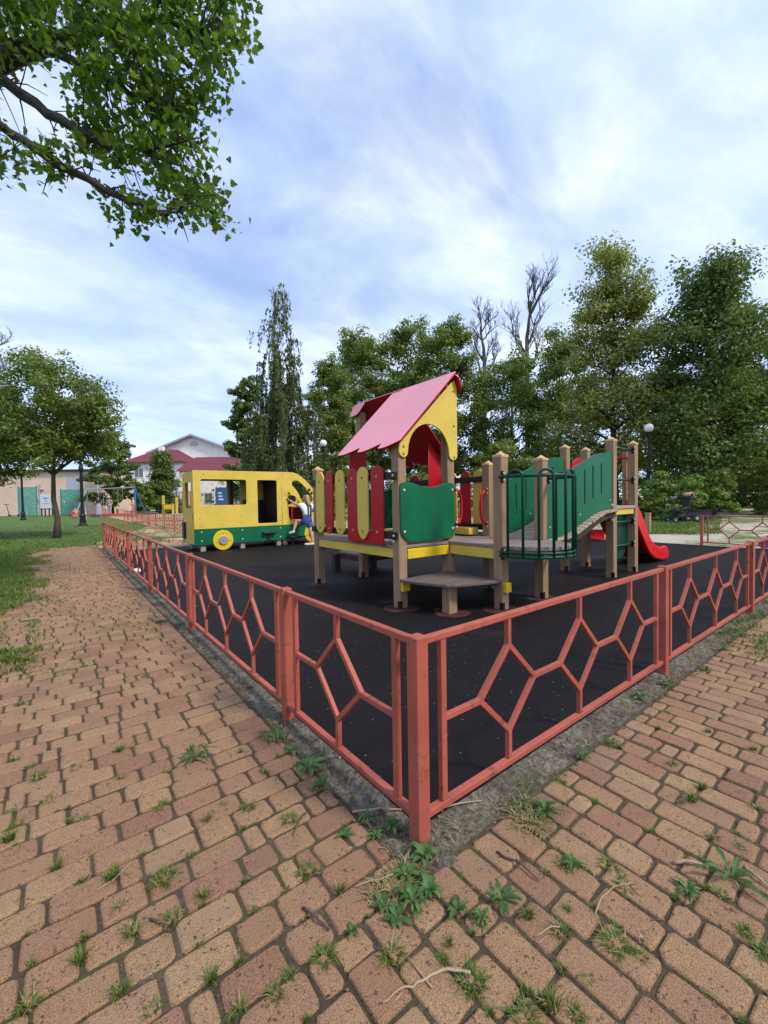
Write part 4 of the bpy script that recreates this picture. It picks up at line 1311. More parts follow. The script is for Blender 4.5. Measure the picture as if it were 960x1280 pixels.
# ------------------------------------------------------------------ overhanging maple, upper left
def maple():
    base = Gd(-330, 5.2)
    T_ = thing('maple_tree', 'big maple whose leafy boughs hang into the upper left corner', 'tree', base)
    tb = MB()
    fork = Vector((base.x, base.y, 3.6))
    tb.tube([base - EZ * .1, base + EZ * .5, base + EZ * 2, fork, fork + Vector((.3, .3, 2.4)), fork + Vector((.5, .9, 5))], [.42, .30, .26, .25, .18, .06], 12)
    limbs = [[(-330, 250, 5.2), (-120, 130, 4.9), (0, 76, 4.8), (95, 48, 4.8), (165, 22, 4.7), (215, 25, 4.6), (262, 60, 4.5)],
             [(-330, 220, 5.2), (-120, 60, 4.9), (-8, 95, 4.6), (60, 140, 4.55), (130, 178, 4.5), (185, 190, 4.4), (235, 175, 4.3)],
             [(-330, 300, 5.2), (-140, 110, 4.7), (-10, 148, 4.4), (70, 205, 4.35), (150, 245, 4.3), (205, 270, 4.25), (225, 262, 4.2)],
             [(-330, 150, 5.2), (-200, -60, 5.4), (-60, -120, 5.6), (90, -120, 5.6), (240, -90, 5.5)],
             [(60, 62, 4.8), (120, 90, 4.7), (175, 120, 4.6), (215, 135, 4.5)]]
    rad = [[.17, .12, .105, .085, .05, .03, .012], [.11, .075, .058, .05, .042, .02, .01], [.10, .06, .045, .04, .032, .02, .008], [.14, .12, .10, .07, .02], [.05, .04, .025, .01]]
    C = []; g = random.Random(4); limbpts = []
    for L, r_ in zip(limbs, rad):
        pts = [Dp(*q) for q in L]; fine = []; fr = []
        for i in range(len(pts) - 1):
            for k in range(4):
                fine.append(pts[i].lerp(pts[i + 1], k / 4) + Vector((g.gauss(0, .012), g.gauss(0, .012), g.gauss(0, .012)))); fr.append(r_[i] + (r_[i + 1] - r_[i]) * k / 4)
        fine.append(pts[-1]); fr.append(r_[-1])
        tb.tube(fine, fr, 10)
        for j in range(26):
            i = g.randrange(len(fine) // 3, len(fine))
            d = Vector((g.gauss(0, 1), g.gauss(0, 1), g.gauss(-.1, .7))).normalized()
            e = fine[i] + d * g.uniform(.12, .4)
            tb.tube([fine[i], fine[i].lerp(e, .5) + EZ * .05, e], [.010, .007, .003], 4)
        limbpts.extend(fine[len(fine) // 4:])
    # clusters of leaves
    poly = [(-40, -60), (292, -50), (300, 40), (303, 62), (262, 95), (282, 118), (262, 150), (276, 196), (262, 232), (280, 284), (236, 280), (215, 262), (150, 284), (118, 236), (100, 215), (62, 222), (40, 190), (0, 218), (-40, 215)]
    def inside(x, y):
        c = False
        for i in range(len(poly)):
            (x1, y1), (x2, y2) = poly[i - 1], poly[i]
            if (y1 > y) != (y2 > y) and x < (x2 - x1) * (y - y1) / (y2 - y1) + x1: c = not c
        return c
    holes = [(15, 40, 18), (75, 75, 22), (100, 215, 22), (150, 215, 16), (262, 172, 10), (205, 100, 9), (120, 58, 15), (60, 100, 20), (205, 160, 11), (170, 210, 14), (35, 112, 48), (60, 165, 24), (15, 170, 26), (118, 205, 20), (150, 130, 14), (20, 120, 34), (85, 130, 16), (110, 250, 20), (165, 40, 9), (225, 75, 12), (190, 235, 11), (228, 205, 10), (140, 70, 9), (95, 8, 9), (250, 150, 9), (60, 60, 10)]
    n = 0
    while n < 320:
        x, y = g.uniform(-40, 305), g.uniform(-60, 290)
        if not inside(x, y): continue
        if any((x - a) ** 2 + (y - b) ** 2 < r_ * r_ for a, b, r_ in holes): continue
        C.append(list(Dp(x, y, g.uniform(4.1, 5.3)))); n += 1
    for c in C:                                                # thin twigs carrying the leaf clusters
        c = Vector(c); b = min(limbpts, key=lambda q: (q - c).length + abs(g.gauss(0, .08)))
        if (b - c).length < 1.1: tb.tube(qpts(b, b.lerp(c, .5) + EZ * .08 + Vector((g.gauss(0, .05), g.gauss(0, .05), 0)), c, 4), [.008, .006, .005, .004, .002], 4)
    for _ in range(190):                                       # the rest of the crown, above and left of the view
        x, y = g.uniform(-700, 330), g.uniform(-520, -40)
        C.append(list(Dp(x, y, g.uniform(4.2, 6.8))))
    for _ in range(90):
        x, y = g.uniform(-700, -60), g.uniform(-60, 200)
        C.append(list(Dp(x, y, g.uniform(4.6, 6.8))))
    half = [(0, 0), (.10, .16), (.02, .40), (.20, .33), (.26, .50), (.42, .30), (.60, .36), (.56, .20), (.80, .14)]
    star = half + [(.98, 0)] + [(a, -b) for a, b in half[:0:-1]]
    star = [(a - .35, b) for a, b in star]
    V, F = leaves_np(np.array(C), 19000, .10, .073, up=.35, seed=12, shape=star, droop=.9)
    tb.build('trunk', M['barkdark'], T_, smooth=True)
    np_mesh('crown', V, F, M['lf_maple'], T_)
maple()
# ------------------------------------------------------------------ buildings at the left
def wallmat(name, c, s=1.2):
    m, nt, b, o = new_mat(name)
    v = ocoord(nt)
    n1 = noise(nt, v, s, 6, .65)
    nt.links.new(ramp(nt, n1, [(.3, sc(c, .86)), (.55, c), (.75, sc(c, 1.06))]), b.inputs['Base Color'])
    b.inputs['Roughness'].default_value = .9
    bump(nt, b, noise(nt, v, 30, 4, .6), .2, .01)
    return m
M['pinkwall'] = wallmat('pink_render', (.72, .53, .41))
M['grey_and_shade'] = wallmat('grey_and_shade_render', (.42, .45, .52))  # grey for the shed panel, and painted shade for the white wing's side
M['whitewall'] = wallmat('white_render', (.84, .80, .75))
M['creamwall'] = wallmat('cream_render', (.92, .86, .79))
M['maroon'] = wallmat('maroon_sheet_roof', (.15, .028, .04), 3)
M['greendoor'] = paint('green_steel_door', (.12, .34, .25), .5, .2, (.42, .55, .50), .12, .1, scale=1.2)
M['doorwhite'] = plain('pale_box_paint', (.62, .64, .68), .5)
M['glass'] = plain('window_glass', (.10, .12, .14), .12, 0, .8)
M['blue'] = paint('blue_paint', (.03, .11, .26), .5, .15)
M['teal'] = paint('teal_paint', (.05, .24, .22), .5, .15)
M['greysteel'] = plain('galvanised_tube', (.40, .42, .45), .45, .4)

def bframe(px, depth):
    """frame at a ground spot: x to the right in the photo, y away from the camera"""
    return Gd(px, depth)
def bbox(mb, o, x0, y0, z0, x1, y1, z1):
    c = o + RIGHT * ((x0 + x1) / 2) + AWAY * ((y0 + y1) / 2) + EZ * ((z0 + z1) / 2)
    return mb.obox(c, x1 - x0, y1 - y0, z1 - z0, RIGHT, AWAY, EZ)
def xz(o, px, py, depth):                      # photograph spot on the facade plane through o -> local x, z
    p = Dp(px, py, depth)
    return (p - o).dot(RIGHT), p.z
BD = 46.0
o0 = bframe(124, BD)
SH = thing('utility_shed', 'long low pink rendered shed with green steel doors at left', 'shed', o0)
xl, zt = xz(o0, -60, 592, BD); 
mb = MB(); bbox(mb, o0, xl, 0, -.1, 0, 6, zt); mb.build('wall', M['pinkwall'], SH)
mb = MB(); bbox(mb, o0, xl - .2, -.3, zt + .002, .2, 6.3, zt + .22); mb.build('roof', M['barkdark'], SH)
mb = MB(); bbox(mb, o0, -.18, -.04, -.1, .0, -.002, zt - .02); mb.build('corner_strip', M['creamwall'], SH)
x0, z1 = xz(o0, 24, 609, BD); x1, _ = xz(o0, 45, 609, BD)
def shed_door(x0, x1, z1, lab):
    mb = MB(); bbox(mb, o0, x0, -.06, 0, x1, -.002, z1); d = mb.build('door', M['greendoor'], SH, bevel=.02); d['label'] = lab
    mb = MB(); bbox(mb, o0, x0 - .12, -.035, 0, x0 - .005, -.001, z1 + .1); bbox(mb, o0, x1 + .005, -.035, 0, x1 + .12, -.001, z1 + .1); mb.build('door_frame', M['teal'], d)
    mb = MB(); bbox(mb, o0, x0 + .25, -.09, z1 * .48, x0 + .40, -.062, z1 * .55); mb.build('handle', M['white'], d)
shed_door(x0, x1, z1, 'scuffed green steel door, the left one')
x0, z1 = xz(o0, 77, 612, BD); x1, _ = xz(o0, 100, 612, BD)
shed_door(x0, x1, z1, 'wide green steel gate door, the right one')
x0, z0 = xz(o0, 84, 612, BD); _, z1 = xz(o0, 84, 597, BD)
mb = MB(); bbox(mb, o0, x0, -.03, z0 + .01, x1, -.001, z1); mb.build('blank_panel', M['grey_and_shade'], SH)
x0, _ = xz(o0, 50, 612, BD)
mb = MB(); bbox(mb, o0, x0, -.12, .1, x0 + .09, -.03, 3.4); bbox(mb, o0, x0 - .1, -.14, 1.5, x0 + .2, -.02, 2.0); bbox(mb, o0, x0 - .05, -.14, 2.75, x0 + .5, -.02, 2.85); mb.build('conduit', M['greysteel'], SH)
# transformer box on a stand with a printed plate
ob = Gd(60, 43)
TB = thing('cabinet_box', 'pale grey electrical cabinet on dark legs in front of the pink shed', 'cabinet', ob)
mb = MB(); bbox(mb, ob, -.62, -.25, .75, .62, .25, 2.15); mb.build('casing', M['doorwhite'], TB, bevel=.02)
mb = MB()
for x in (-.55, -.2, .2, .55): bbox(mb, ob, x - .04, -.2, -.03, x + .04, -.12, .7); 
bbox(mb, ob, -.68, -.27, .68, .68, .27, .748); mb.build('stand', M['black'], TB)
mb = MB()
for z, a, b_ in ((1.80, -.32, .25), (1.74, -.22, .12), (1.50, -.12, .15), (1.22, -.35, .3)): bbox(mb, ob, a, -.256, z, b_, -.251, z + .045)
mb.build('printed_lines', M['blue'], TB)

# white house with maroon roof
WD = 66.0
ow = bframe(160, WD)
WH = thing('white_house', 'two storey white wing with maroon hipped roof and a square window', 'building', ow, 'white buildings')
x1, ze = xz(ow, 226, 577, WD)
mb = MB(); bbox(mb, ow, 0, 0, -.1, x1, 8, ze); mb.build('wall', M['whitewall'], WH)
mb = MB(); bbox(mb, ow, -1.6, .4, -.1, -.002, 8, ze * .93); mb.build('side_wall', M['grey_and_shade'], WH)  # shaded side of the white wing, the shade put into its grey-blue colour
_, zr = xz(ow, 190, 559, WD)
mb = MB()
c8 = [ow + RIGHT * a + AWAY * b + EZ * c for a, b, c in ((-.6, -.6, ze), (x1 + .6, -.6, ze), (x1 + .6, 8.6, ze), (-.6, 8.6, ze), (x1 * .30, 4, zr), (x1 * .74, 4, zr))]
mb.add(c8, [(0, 1, 5, 4), (1, 2, 5), (2, 3, 4, 5), (3, 0, 4), (3, 2, 1, 0)])
mb.add([p - EZ * .18 for p in c8[:4]] + c8[:4], [(0, 1, 5, 4), (1, 2, 6, 5), (2, 3, 7, 6), (3, 0, 4, 7)])
rf = mb.build('roof', M['maroon'], WH)
mb = MB(); bbox(mb, ow, x1 * .40, 3.2, zr - .8, x1 * .48, 3.9, zr + .5); mb.build('chimney', M['whitewall'], rf)
xa, za = xz(ow, 168.5, 585, WD); xb, zb = xz(ow, 180.5, 597, WD)
mb = MB(); bbox(mb, ow, xa, -.08, zb, xb, -.002, za); wf = mb.build('window', M['whitewall'], WH)
mb = MB(); bbox(mb, ow, xa + .1, -.1, zb + .1, (xa + xb) / 2 - .05, -.082, za - .1); bbox(mb, ow, (xa + xb) / 2 + .05, -.1, zb + .1, xb - .1, -.082, za - .1); mb.build('pane', M['glass'], wf)
# gabled cream hall behind
GD = 74.0
og = bframe(243, GD)
GH = thing('gabled_hall', 'cream gabled hall with half round attic vent behind the yellow van', 'building', og, 'white buildings')
gx0, gz0 = xz(og, 192, 566, GD); gx1, gz1 = xz(og, 303, 568, GD); _, gp_ = xz(og, 243, 546, GD)
mb = MB(); mb.prism([(gx0, -.1), (gx1, -.1), (gx1, gz1), (0, gp_), (gx0, gz0)], (og + AWAY * 5, RIGHT, EZ), 10); mb.build('wall', M['creamwall'], GH)
mb = MB()
for (xa, za), (xb, zb) in (((gx0 - .8, gz0 - .35), (0, gp_ + .05)), ((gx1 + .8, gz1 - .35), (0, gp_ + .05))):
    A = og + RIGHT * xa + EZ * za; B = og + RIGHT * xb + EZ * zb
    mb.prism([(xa, za), (xb, zb), (xb, zb + .32), (xa, za + .32)] if xa < xb else [(xb, zb), (xa, za), (xa, za + .32), (xb, zb + .32)], (og + AWAY * 4.8, RIGHT, EZ), 11.4)
mb.build('roof', M['greysteel'], GH)
xc, zc = xz(og, 243.5, 555, GD); rr_ = 5 / FPX * GD
panel('attic_vent', arc(xc, zc - rr_ * .4, rr_, rr_ * 1.1, 0, 180, 12), [], .1, (og - AWAY * .03, RIGHT, EZ), M['greysteel'], GH, bevel=.01)
# low maroon roofed annex
AD = 58.0
oa = bframe(225, AD)
AN = thing('annex', 'low cream annex under a long maroon roof, seen through the van windows', 'building', oa, 'white buildings')
ax1, az1 = xz(oa, 318, 587, AD); _, az2 = xz(oa, 260, 571, AD)
mb = MB(); bbox(mb, oa, 0, 0, -.1, ax1, 7, az1); mb.build('wall', M['creamwall'], AN)
mb = MB(); mb.add([oa + RIGHT * a + AWAY * b + EZ * c for a, b, c in ((-.3, -.5, az1 - .05), (ax1 + .3, -.5, az1 - .05), (ax1 + .3, 6, az2 + .6), (-.3, 6, az2 + .6), (-.3, 6, az1), (ax1 + .3, 6, az1))], [(0, 1, 2, 3), (1, 5, 2), (0, 3, 4), (0, 4, 5, 1)])
mb.build('roof', M['maroon'], AN)
for k in range(5):
    xk = ax1 * (.16 + .17 * k)
    mb = MB(); bbox(mb, oa, xk, -.06, 1.0, xk + 1.1, -.002, 2.5); wf = mb.build('window', M['whitewall'], AN)
    mb = MB(); bbox(mb, oa, xk + .1, -.08, 1.1, xk + .52, -.062, 2.4); bbox(mb, oa, xk + .58, -.08, 1.1, xk + 1.0, -.062, 2.4); mb.build('pane', M['glass'], wf)
# far white building glimpsed at right
ofr = Gd(858, 58)
FB = thing('far_building', 'pale building glimpsed under the trees at the far right', 'building', ofr)
mb = MB(); bbox(mb, ofr, 0, 0, -.1, 15, 4, 3.0); mb.build('wall', M['whitewall'], FB)
for k in range(6):
    mb = MB(); bbox(mb, ofr, 1 + k * 2.3, -.05, .9, 2.2 + k * 2.3, -.002, 2.3); mb.build('window', M['glass'], FB)
# blue information board seen through the van
ob2 = Gd(277, 40)
BB = thing('notice_board', 'blue notice board on posts seen through the van side window', 'board', ob2)
mb = MB(); bbox(mb, ob2, -.55, -.03, .7, .55, .03, 2.5); mb.build('board', M['blue'], BB)
mb = MB(); bbox(mb, ob2, -.5, .03, -.03, -.42, .09, 2.6); bbox(mb, ob2, .42, .03, -.03, .5, .09, 2.6); mb.build('post', M['greysteel'], BB)
mb = MB()
for z, a, b_ in ((1.9, -.3, .05), (1.6, -.3, .1), (1.3, -.25, .2)): bbox(mb, ob2, a, -.038, z, b_, -.031, z + .14)
mb.build('pale_print', M['doorwhite'], BB)

# ------------------------------------------------------------------ lamps
def lamp_post(label, px, depth, ytop, globe=True, gr=.16, group='park lamps'):
    P = Gd(px, depth)
    H = (horizon_y(px) - ytop) / FPX * depth + EYE
    T_ = thing('street_lamp', label, 'lamp', P, group)
    mb = MB(); k = depth / 18 if depth > 18 else 1
    hp = H - (2 * gr + .05 if globe else 0)
    mb.lathe([(.20, -.05), (.20, .05), (.15, .12), (.13, .45), (.16, .50), (.10, .60), (.075, 1.0), (.07, hp * .52), (.11, hp * .54), (.11, hp * .56), (.055, hp * .60), (.05, hp * .95), (.09, hp * .97), (.09, hp)], P, 14)
    mb.build('pole', M['lamp'], T_, smooth=False)
    if globe:
        mb = MB(); mb.lathe([(.05, hp), (.13, hp + .04), (.12, hp + .07), (.06, hp + .08)], P, 14); mb.build('collar', M['lamp'], T_)
        mb = MB(); mb.ball(P + EZ * (hp + .05 + gr), gr, n=20); mb.build('globe', M['globe'], T_, smooth=True)
lamp_post('black cast iron lamp post on the lawn, the nearer one right of the forked tree', 102.5, 21.5, 520)
lamp_post('black cast iron lamp post on the lawn, the thinner one left of the forked tree', 28, 32, 540)
lamp_post('black lamp post with white globe standing behind the nose of the yellow van', 405.5, 19, 550)
lamp_post('globe lamp on a dark pole under the trees right of the ladder', 811, 21, 530, gr=.22)
lamp_post('small distant globe lamp deep in the shade of the big right hand tree', 897.5, 34, 554)

# ------------------------------------------------------------------ swing, small play yard and mesh fence at the left
os_ = Gd(140, 40)
SW = thing('swing_frame', 'grey swing frame with a blue side leg beyond the sand', 'swing', os_)
a0 = Dp(108, 612, 40); a1 = Dp(168, 609, 40)
mb = MB(); mb.tube([a0, a1], .05, 8); mb.build('crossbar', M['greysteel'], SW)
for s_ in (-1, 1):
    mb = MB(); q = Gd(101, 40) + AWAY * s_ * .9; mb.tube([a0, q], .05, 8); mb.build('leg', M['greysteel'], SW)
for s_ in (-1, 1):
    mb = MB(); q = Gd(176, 40) + AWAY * s_ * .9; mb.tube([a1, q], .075, 8); mb.build('leg', M['blue'], SW)
for px in (126, 150):
    c = a0.lerp(a1, (px - 108) / 60)
    for s_ in (-.22, .22):
        mb = MB(); mb.tube([c + RIGHT * s_, c + RIGHT * s_ + EZ * (-c.z + .55)], .012, 5); mb.build('chain', M['greysteel'], SW)
    mb = MB(); mb.obox(c + EZ * (-c.z + .53), .5, .2, .04, RIGHT, AWAY, EZ); mb.build('seat', M['black'], SW)
oy = Gd(210, 44)
YP = thing('small_play_frame', 'small yellow play frame with posts in front of the mesh fence', 'play frame', oy)
for x, z in ((-.5, 1.0), (.5, 1.0), (-.5, 1.9), (.9, 1.7)):
    mb = MB(); bbox(mb, oy, x - .09, -.09, -.03, x + .09, .09, z); mb.build('post', M['yellow'], YP)
mb = MB(); bbox(mb, oy, -.5, -.05, .45, .5, .05, .95); mb.build('side_panel', M['yellow_bright'], YP)
mb = MB(); bbox(mb, oy, 1.5, -.06, -.03, 1.62, .06, 2.2); bbox(mb, oy, 2.3, -.06, -.03, 2.42, .06, 2.2); bbox(mb, oy, 1.4, -.06, 2.2, 2.5, .06, 2.3); mb.build('gate_frame', M['fence_far'], YP)
# dark green mesh fence
A, B = Gd(168, 50), Gd(300, 50)
MF = thing('mesh_fence', 'dark green wire mesh fence with posts in front of the white buildings', 'fence', A)
L = (B - A).length
for k in range(6):
    p = A.lerp(B, k / 5); mb = MB(); mb.obox(p + EZ * 1.2, .1, .1, 2.5, RIGHT, AWAY, EZ); mb.build('post', M['teal'], MF)
for k in range(5):
    mb = MB()
    for j in range(12):
        p = A.lerp(B, (k + j / 12) / 5); mb.obox(p + EZ * 1.2, .02, .02, 2.3, RIGHT, AWAY, EZ)
    for z in (.15, .7, 1.3, 1.9, 2.35): mb.bar(A.lerp(B, k / 5) + EZ * z, A.lerp(B, (k + 1) / 5) + EZ * z, .03, .03)
    mb.build('mesh_panel', M['greentube'], MF)
# low pink border wall behind the lawn
A, B = Gd(112, 37), Gd(166, 37)
mb = MB(); mb.obox((A + B) / 2 + EZ * .11, (B - A).length, .3, .3, (B - A).normalized(), AWAY, EZ)
tag(mb.build('low_wall', M['fence_far'], loc=(A + B) / 2), 'low pinkish border wall where the people stand by the swing', 'wall')

# kick scooter
def scooter(px, depth):
    P = Gd(px, depth); s = 1.15
    T_ = thing('kick_scooter', 'dark kick scooter parked by the wall of the pink shed', 'scooter', P)
    q = lambda x, z: P + RIGHT * x * s + EZ * z * s
    mb = MB(); mb.bar(q(-.02, .12), q(.62, .12), .14, .05); mb.build('deck', M['black'], T_)
    mb = MB(); mb.tube([q(-.08, .12), q(-.30, 1.05)], .03, 6); mb.build('steering_column', M['black'], T_)
    mb = MB(); mb.obox(q(-.30, 1.07), .14, .5, .05, RIGHT, AWAY, EZ); mb.build('handlebar', M['black'], T_)
    for x in (-.08, .72):
        mb = MB(); mb.lathe([(.11, -.03), (.12, 0), (.11, .03)], q(x, .115), 16, AWAY); mb.build('wheel', M['black'], T_)
scooter(12, 42)

# ------------------------------------------------------------------ right: stroller, box, pigeons, bag, posts
def stroller(px, depth):
    P = Gd(px, depth)
    T_ = thing('stroller', 'dark baby stroller with a pink hood parked on grass beside the round bush', 'stroller', P)
    q = lambda x, y, z: P + RIGHT * x + AWAY * y + EZ * z
    for x, y in ((-.42, -.22), (-.42, .22), (.38, -.24), (.38, .24)):
        r_ = .10 if x < 0 else .155
        mb = MB(); mb.lathe([(r_ * .75, -.025), (r_, -.02), (r_, .02), (r_ * .75, .025)], q(x, y, r_), 18, AWAY); w_ = mb.build('wheel', M['black'], T_)
        mb = MB(); mb.lathe([(r_ * .4, -.028), (r_ * .4, .028)], q(x, y, r_), 12, AWAY); mb.build('hub', M['steel'], w_)
    mb = MB()
    for y in (-.2, .2):
        mb.tube([q(-.42, y, .12), q(-.1, y, .42), q(.30, y, .75), q(.46, y, 1.02)], .014, 6)
        mb.tube([q(.38, y, .16), q(.05, y, .42), q(-.25, y, .62)], .014, 6)
    mb.tube([q(.46, -.2, 1.02), q(.46, .2, 1.02)], .018, 6); mb.build('frame', M['dark'], T_)
    mb = MB(); mb.obox(q(-.12, 0, .50), .50, .36, .10, (RIGHT + EZ * .2).normalized(), AWAY); mb.obox(q(.18, 0, .72), .10, .36, .52, (RIGHT - EZ * .3).normalized(), AWAY, (EZ + RIGHT * .3).normalized()); mb.build('seat', M['black'], T_, bevel=.03)
    mb = MB(); mb.lathe([(.30, -.18), (.32, 0), (.30, .18)], q(-.18, 0, .36), 14, AWAY); 
    hood = MB()
    rows = [[q(.25 + .10 * math.sin(t), y, .82 + .30 * math.cos(t)) for y in (-.19, -.1, .1, .19)] for t in (-.9, -.5, 0, .5, .9, 1.3)]
    vs = [p for r_ in rows for p in r_]; fs = [(i * 4 + j, i * 4 + j + 1, i * 4 + j + 5, i * 4 + j + 4) for i in range(5) for j in range(3)]
    hood.add(vs, fs)
    h = hood.build('hood', M['stroller_pink'], T_, smooth=True); sd = h.modifiers.new('solid', 'SOLIDIFY'); sd.thickness = .02
    mb = MB(); mb.obox(q(0, 0, .25), .55, .34, .12, RIGHT, AWAY); mb.build('basket', M['black'], T_, bevel=.02)
M['stroller_pink'] = plain('dusty_pink_cloth', (.55, .30, .28), .8)
stroller(853, 16.2)
P = Gd(864, 17.4)
BX = thing('planter_box', 'low black box beside the gravel path, left of the short red fence', 'planter', P)
mb = MB(); bbox(mb, P, -.62, -.3, -.03, .62, .3, .40); mb.build('box', M['black'], BX, bevel=.02)
mb = MB(); bbox(mb, P, -.65, -.33, .402, .65, .33, .43); mb.build('rim', M['lamp'], BX, bevel=.01)
def pigeon(px, py, flip, lab):
    P = G(px, py)
    T_ = thing('pigeon', lab, 'pigeon', P, 'pigeons on the gravel')
    s = 1.25; d = RIGHT * flip
    q = lambda x, z, y=0: P + d * x * s + EZ * z * s + AWAY * y * s
    mb = MB(); mb.tube([q(-.22, .13), q(-.12, .15), q(0, .165), q(.09, .18), q(.13, .24), q(.155, .275), (q(.185, .275)), q(.215, .262)], [.006, .035, .07, .058, .03, .034, .026, .004], 10)
    b = mb.build('body', M['pigeon'], T_, smooth=True)
    for y in (-.035, .035):
        mb = MB(); mb.tube([q(.01, .11, y), q(.0, .06, y), q(.015, .008, y), q(.05, .004, y)], [.014, .007, .007, .004], 6); mb.build('leg', M['redslide'], b)
M['pigeon'] = plain('dark_pigeon_feathers', (.028, .03, .038), .6)
pigeon(936, 637.6, 1, 'dark pigeon on the gravel, the nearer and left one of two')
pigeon(949, 639.6, 1, 'dark pigeon on the gravel, the right one of two')
P = G(810, 666)
mb = MB(); mb.box(P.x - .06, P.y - .06, -.03, P.x + .06, P.y + .06, .52); mb.box(P.x - .07, P.y - .07, .521, P.x + .07, P.y + .07, .56)
tag(mb.build('wooden_post', M['post'], loc=P, bevel=.008), 'short brown wooden post at the edge of the rubber behind the slide', 'post')
# white bag caught at the fence
P = G(173, 716)
mb = MB(); mb.ball((P.x - .02, P.y, .032), .055, .075, .034, 14)
o = mb.build('plastic_bag', M['white'], loc=P, smooth=True)
for v in o.data.vertices:
    n_ = math.sin(v.co.x * 90) * math.cos(v.co.y * 70 + 1) + .6 * math.sin(v.co.z * 130 + v.co.y * 40)
    v.co *= 1 + .12 * n_
tag(o, 'crumpled white plastic bag lying against the fence foot', 'bag')
# magenta toy bucket at the right edge
P = Gd(957, 8.1)
mb = MB(); mb.lathe([(.07, 0), (.10, .02), (.125, .14), (.13, .15), (.115, .15), (.09, .03), (0, .025)], P, 18)
tk = thing('toy_bucket', 'small magenta toy bucket on the rubber at the right edge', 'bucket', P)
mb.build('bucket', plain('magenta_plastic', (.42, .03, .20), .35), tk, smooth=False)
mb = MB(); mb.tube([P + RIGHT * .125 * math.cos(t) + EZ * (.15 + .10 * math.sin(t)) for t in [PI * k / 10 for k in range(11)]], .006, 6); mb.build('handle', M['white'], tk)
# ------------------------------------------------------------------ people
M['skin'] = plain('skin', (.50, .28, .19), .55)
M['hairblond'] = plain('light_brown_hair', (.34, .20, .095), .5)
M['hairdark'] = plain('dark_hair', (.02, .014, .011), .45)
M['shirtwhite'] = plain('white_cotton', (.72, .74, .74), .85)
M['denim'] = plain('blue_denim', (.035, .075, .24), .85)
M['darkteal'] = plain('dark_teal_cotton', (.012, .05, .05), .85)
M['shoe'] = plain('white_trainer', (.68, .66, .66), .6)
M['coral'] = plain('coral_cloth', (.60, .16, .10), .8)
M['lilac'] = plain('lilac_cloth', (.33, .30, .40), .85)
M['navy'] = plain('dark_navy_cloth', (.03, .03, .05), .85)
M['sage'] = plain('grey_green_cloth', (.28, .32, .30), .85)
M['palepink'] = plain('pale_pink_cloth', (.60, .38, .36), .85)
M['straw'] = plain('straw_hat', (.42, .34, .26), .8)

def skin_mesh(name, verts, edges, radii, root, mat, parent, sub=2):
    me = bpy.data.meshes.new(name)
    L = org(parent)
    me.from_pydata([tuple(Vector(v) - L) for v in verts], edges, [])
    me.update()
    o = bpy.data.objects.new(name, me)
    COL.objects.link(o); o.parent = parent; ORG[o.name] = L
    me.materials.append(mat)
    md = o.modifiers.new('skin', 'SKIN')
    md.use_smooth_shade = True
    if not me.skin_vertices: 
        raise RuntimeError('no skin layer')
    sv = me.skin_vertices[0].data
    for i, r_ in enumerate(radii):
        sv[i].radius = (r_, r_) if not isinstance(r_, tuple) else r_
        sv[i].use_root = (i == root)
    s = o.modifiers.new('sub', 'SUBSURF'); s.levels = sub; s.render_levels = sub
    return o

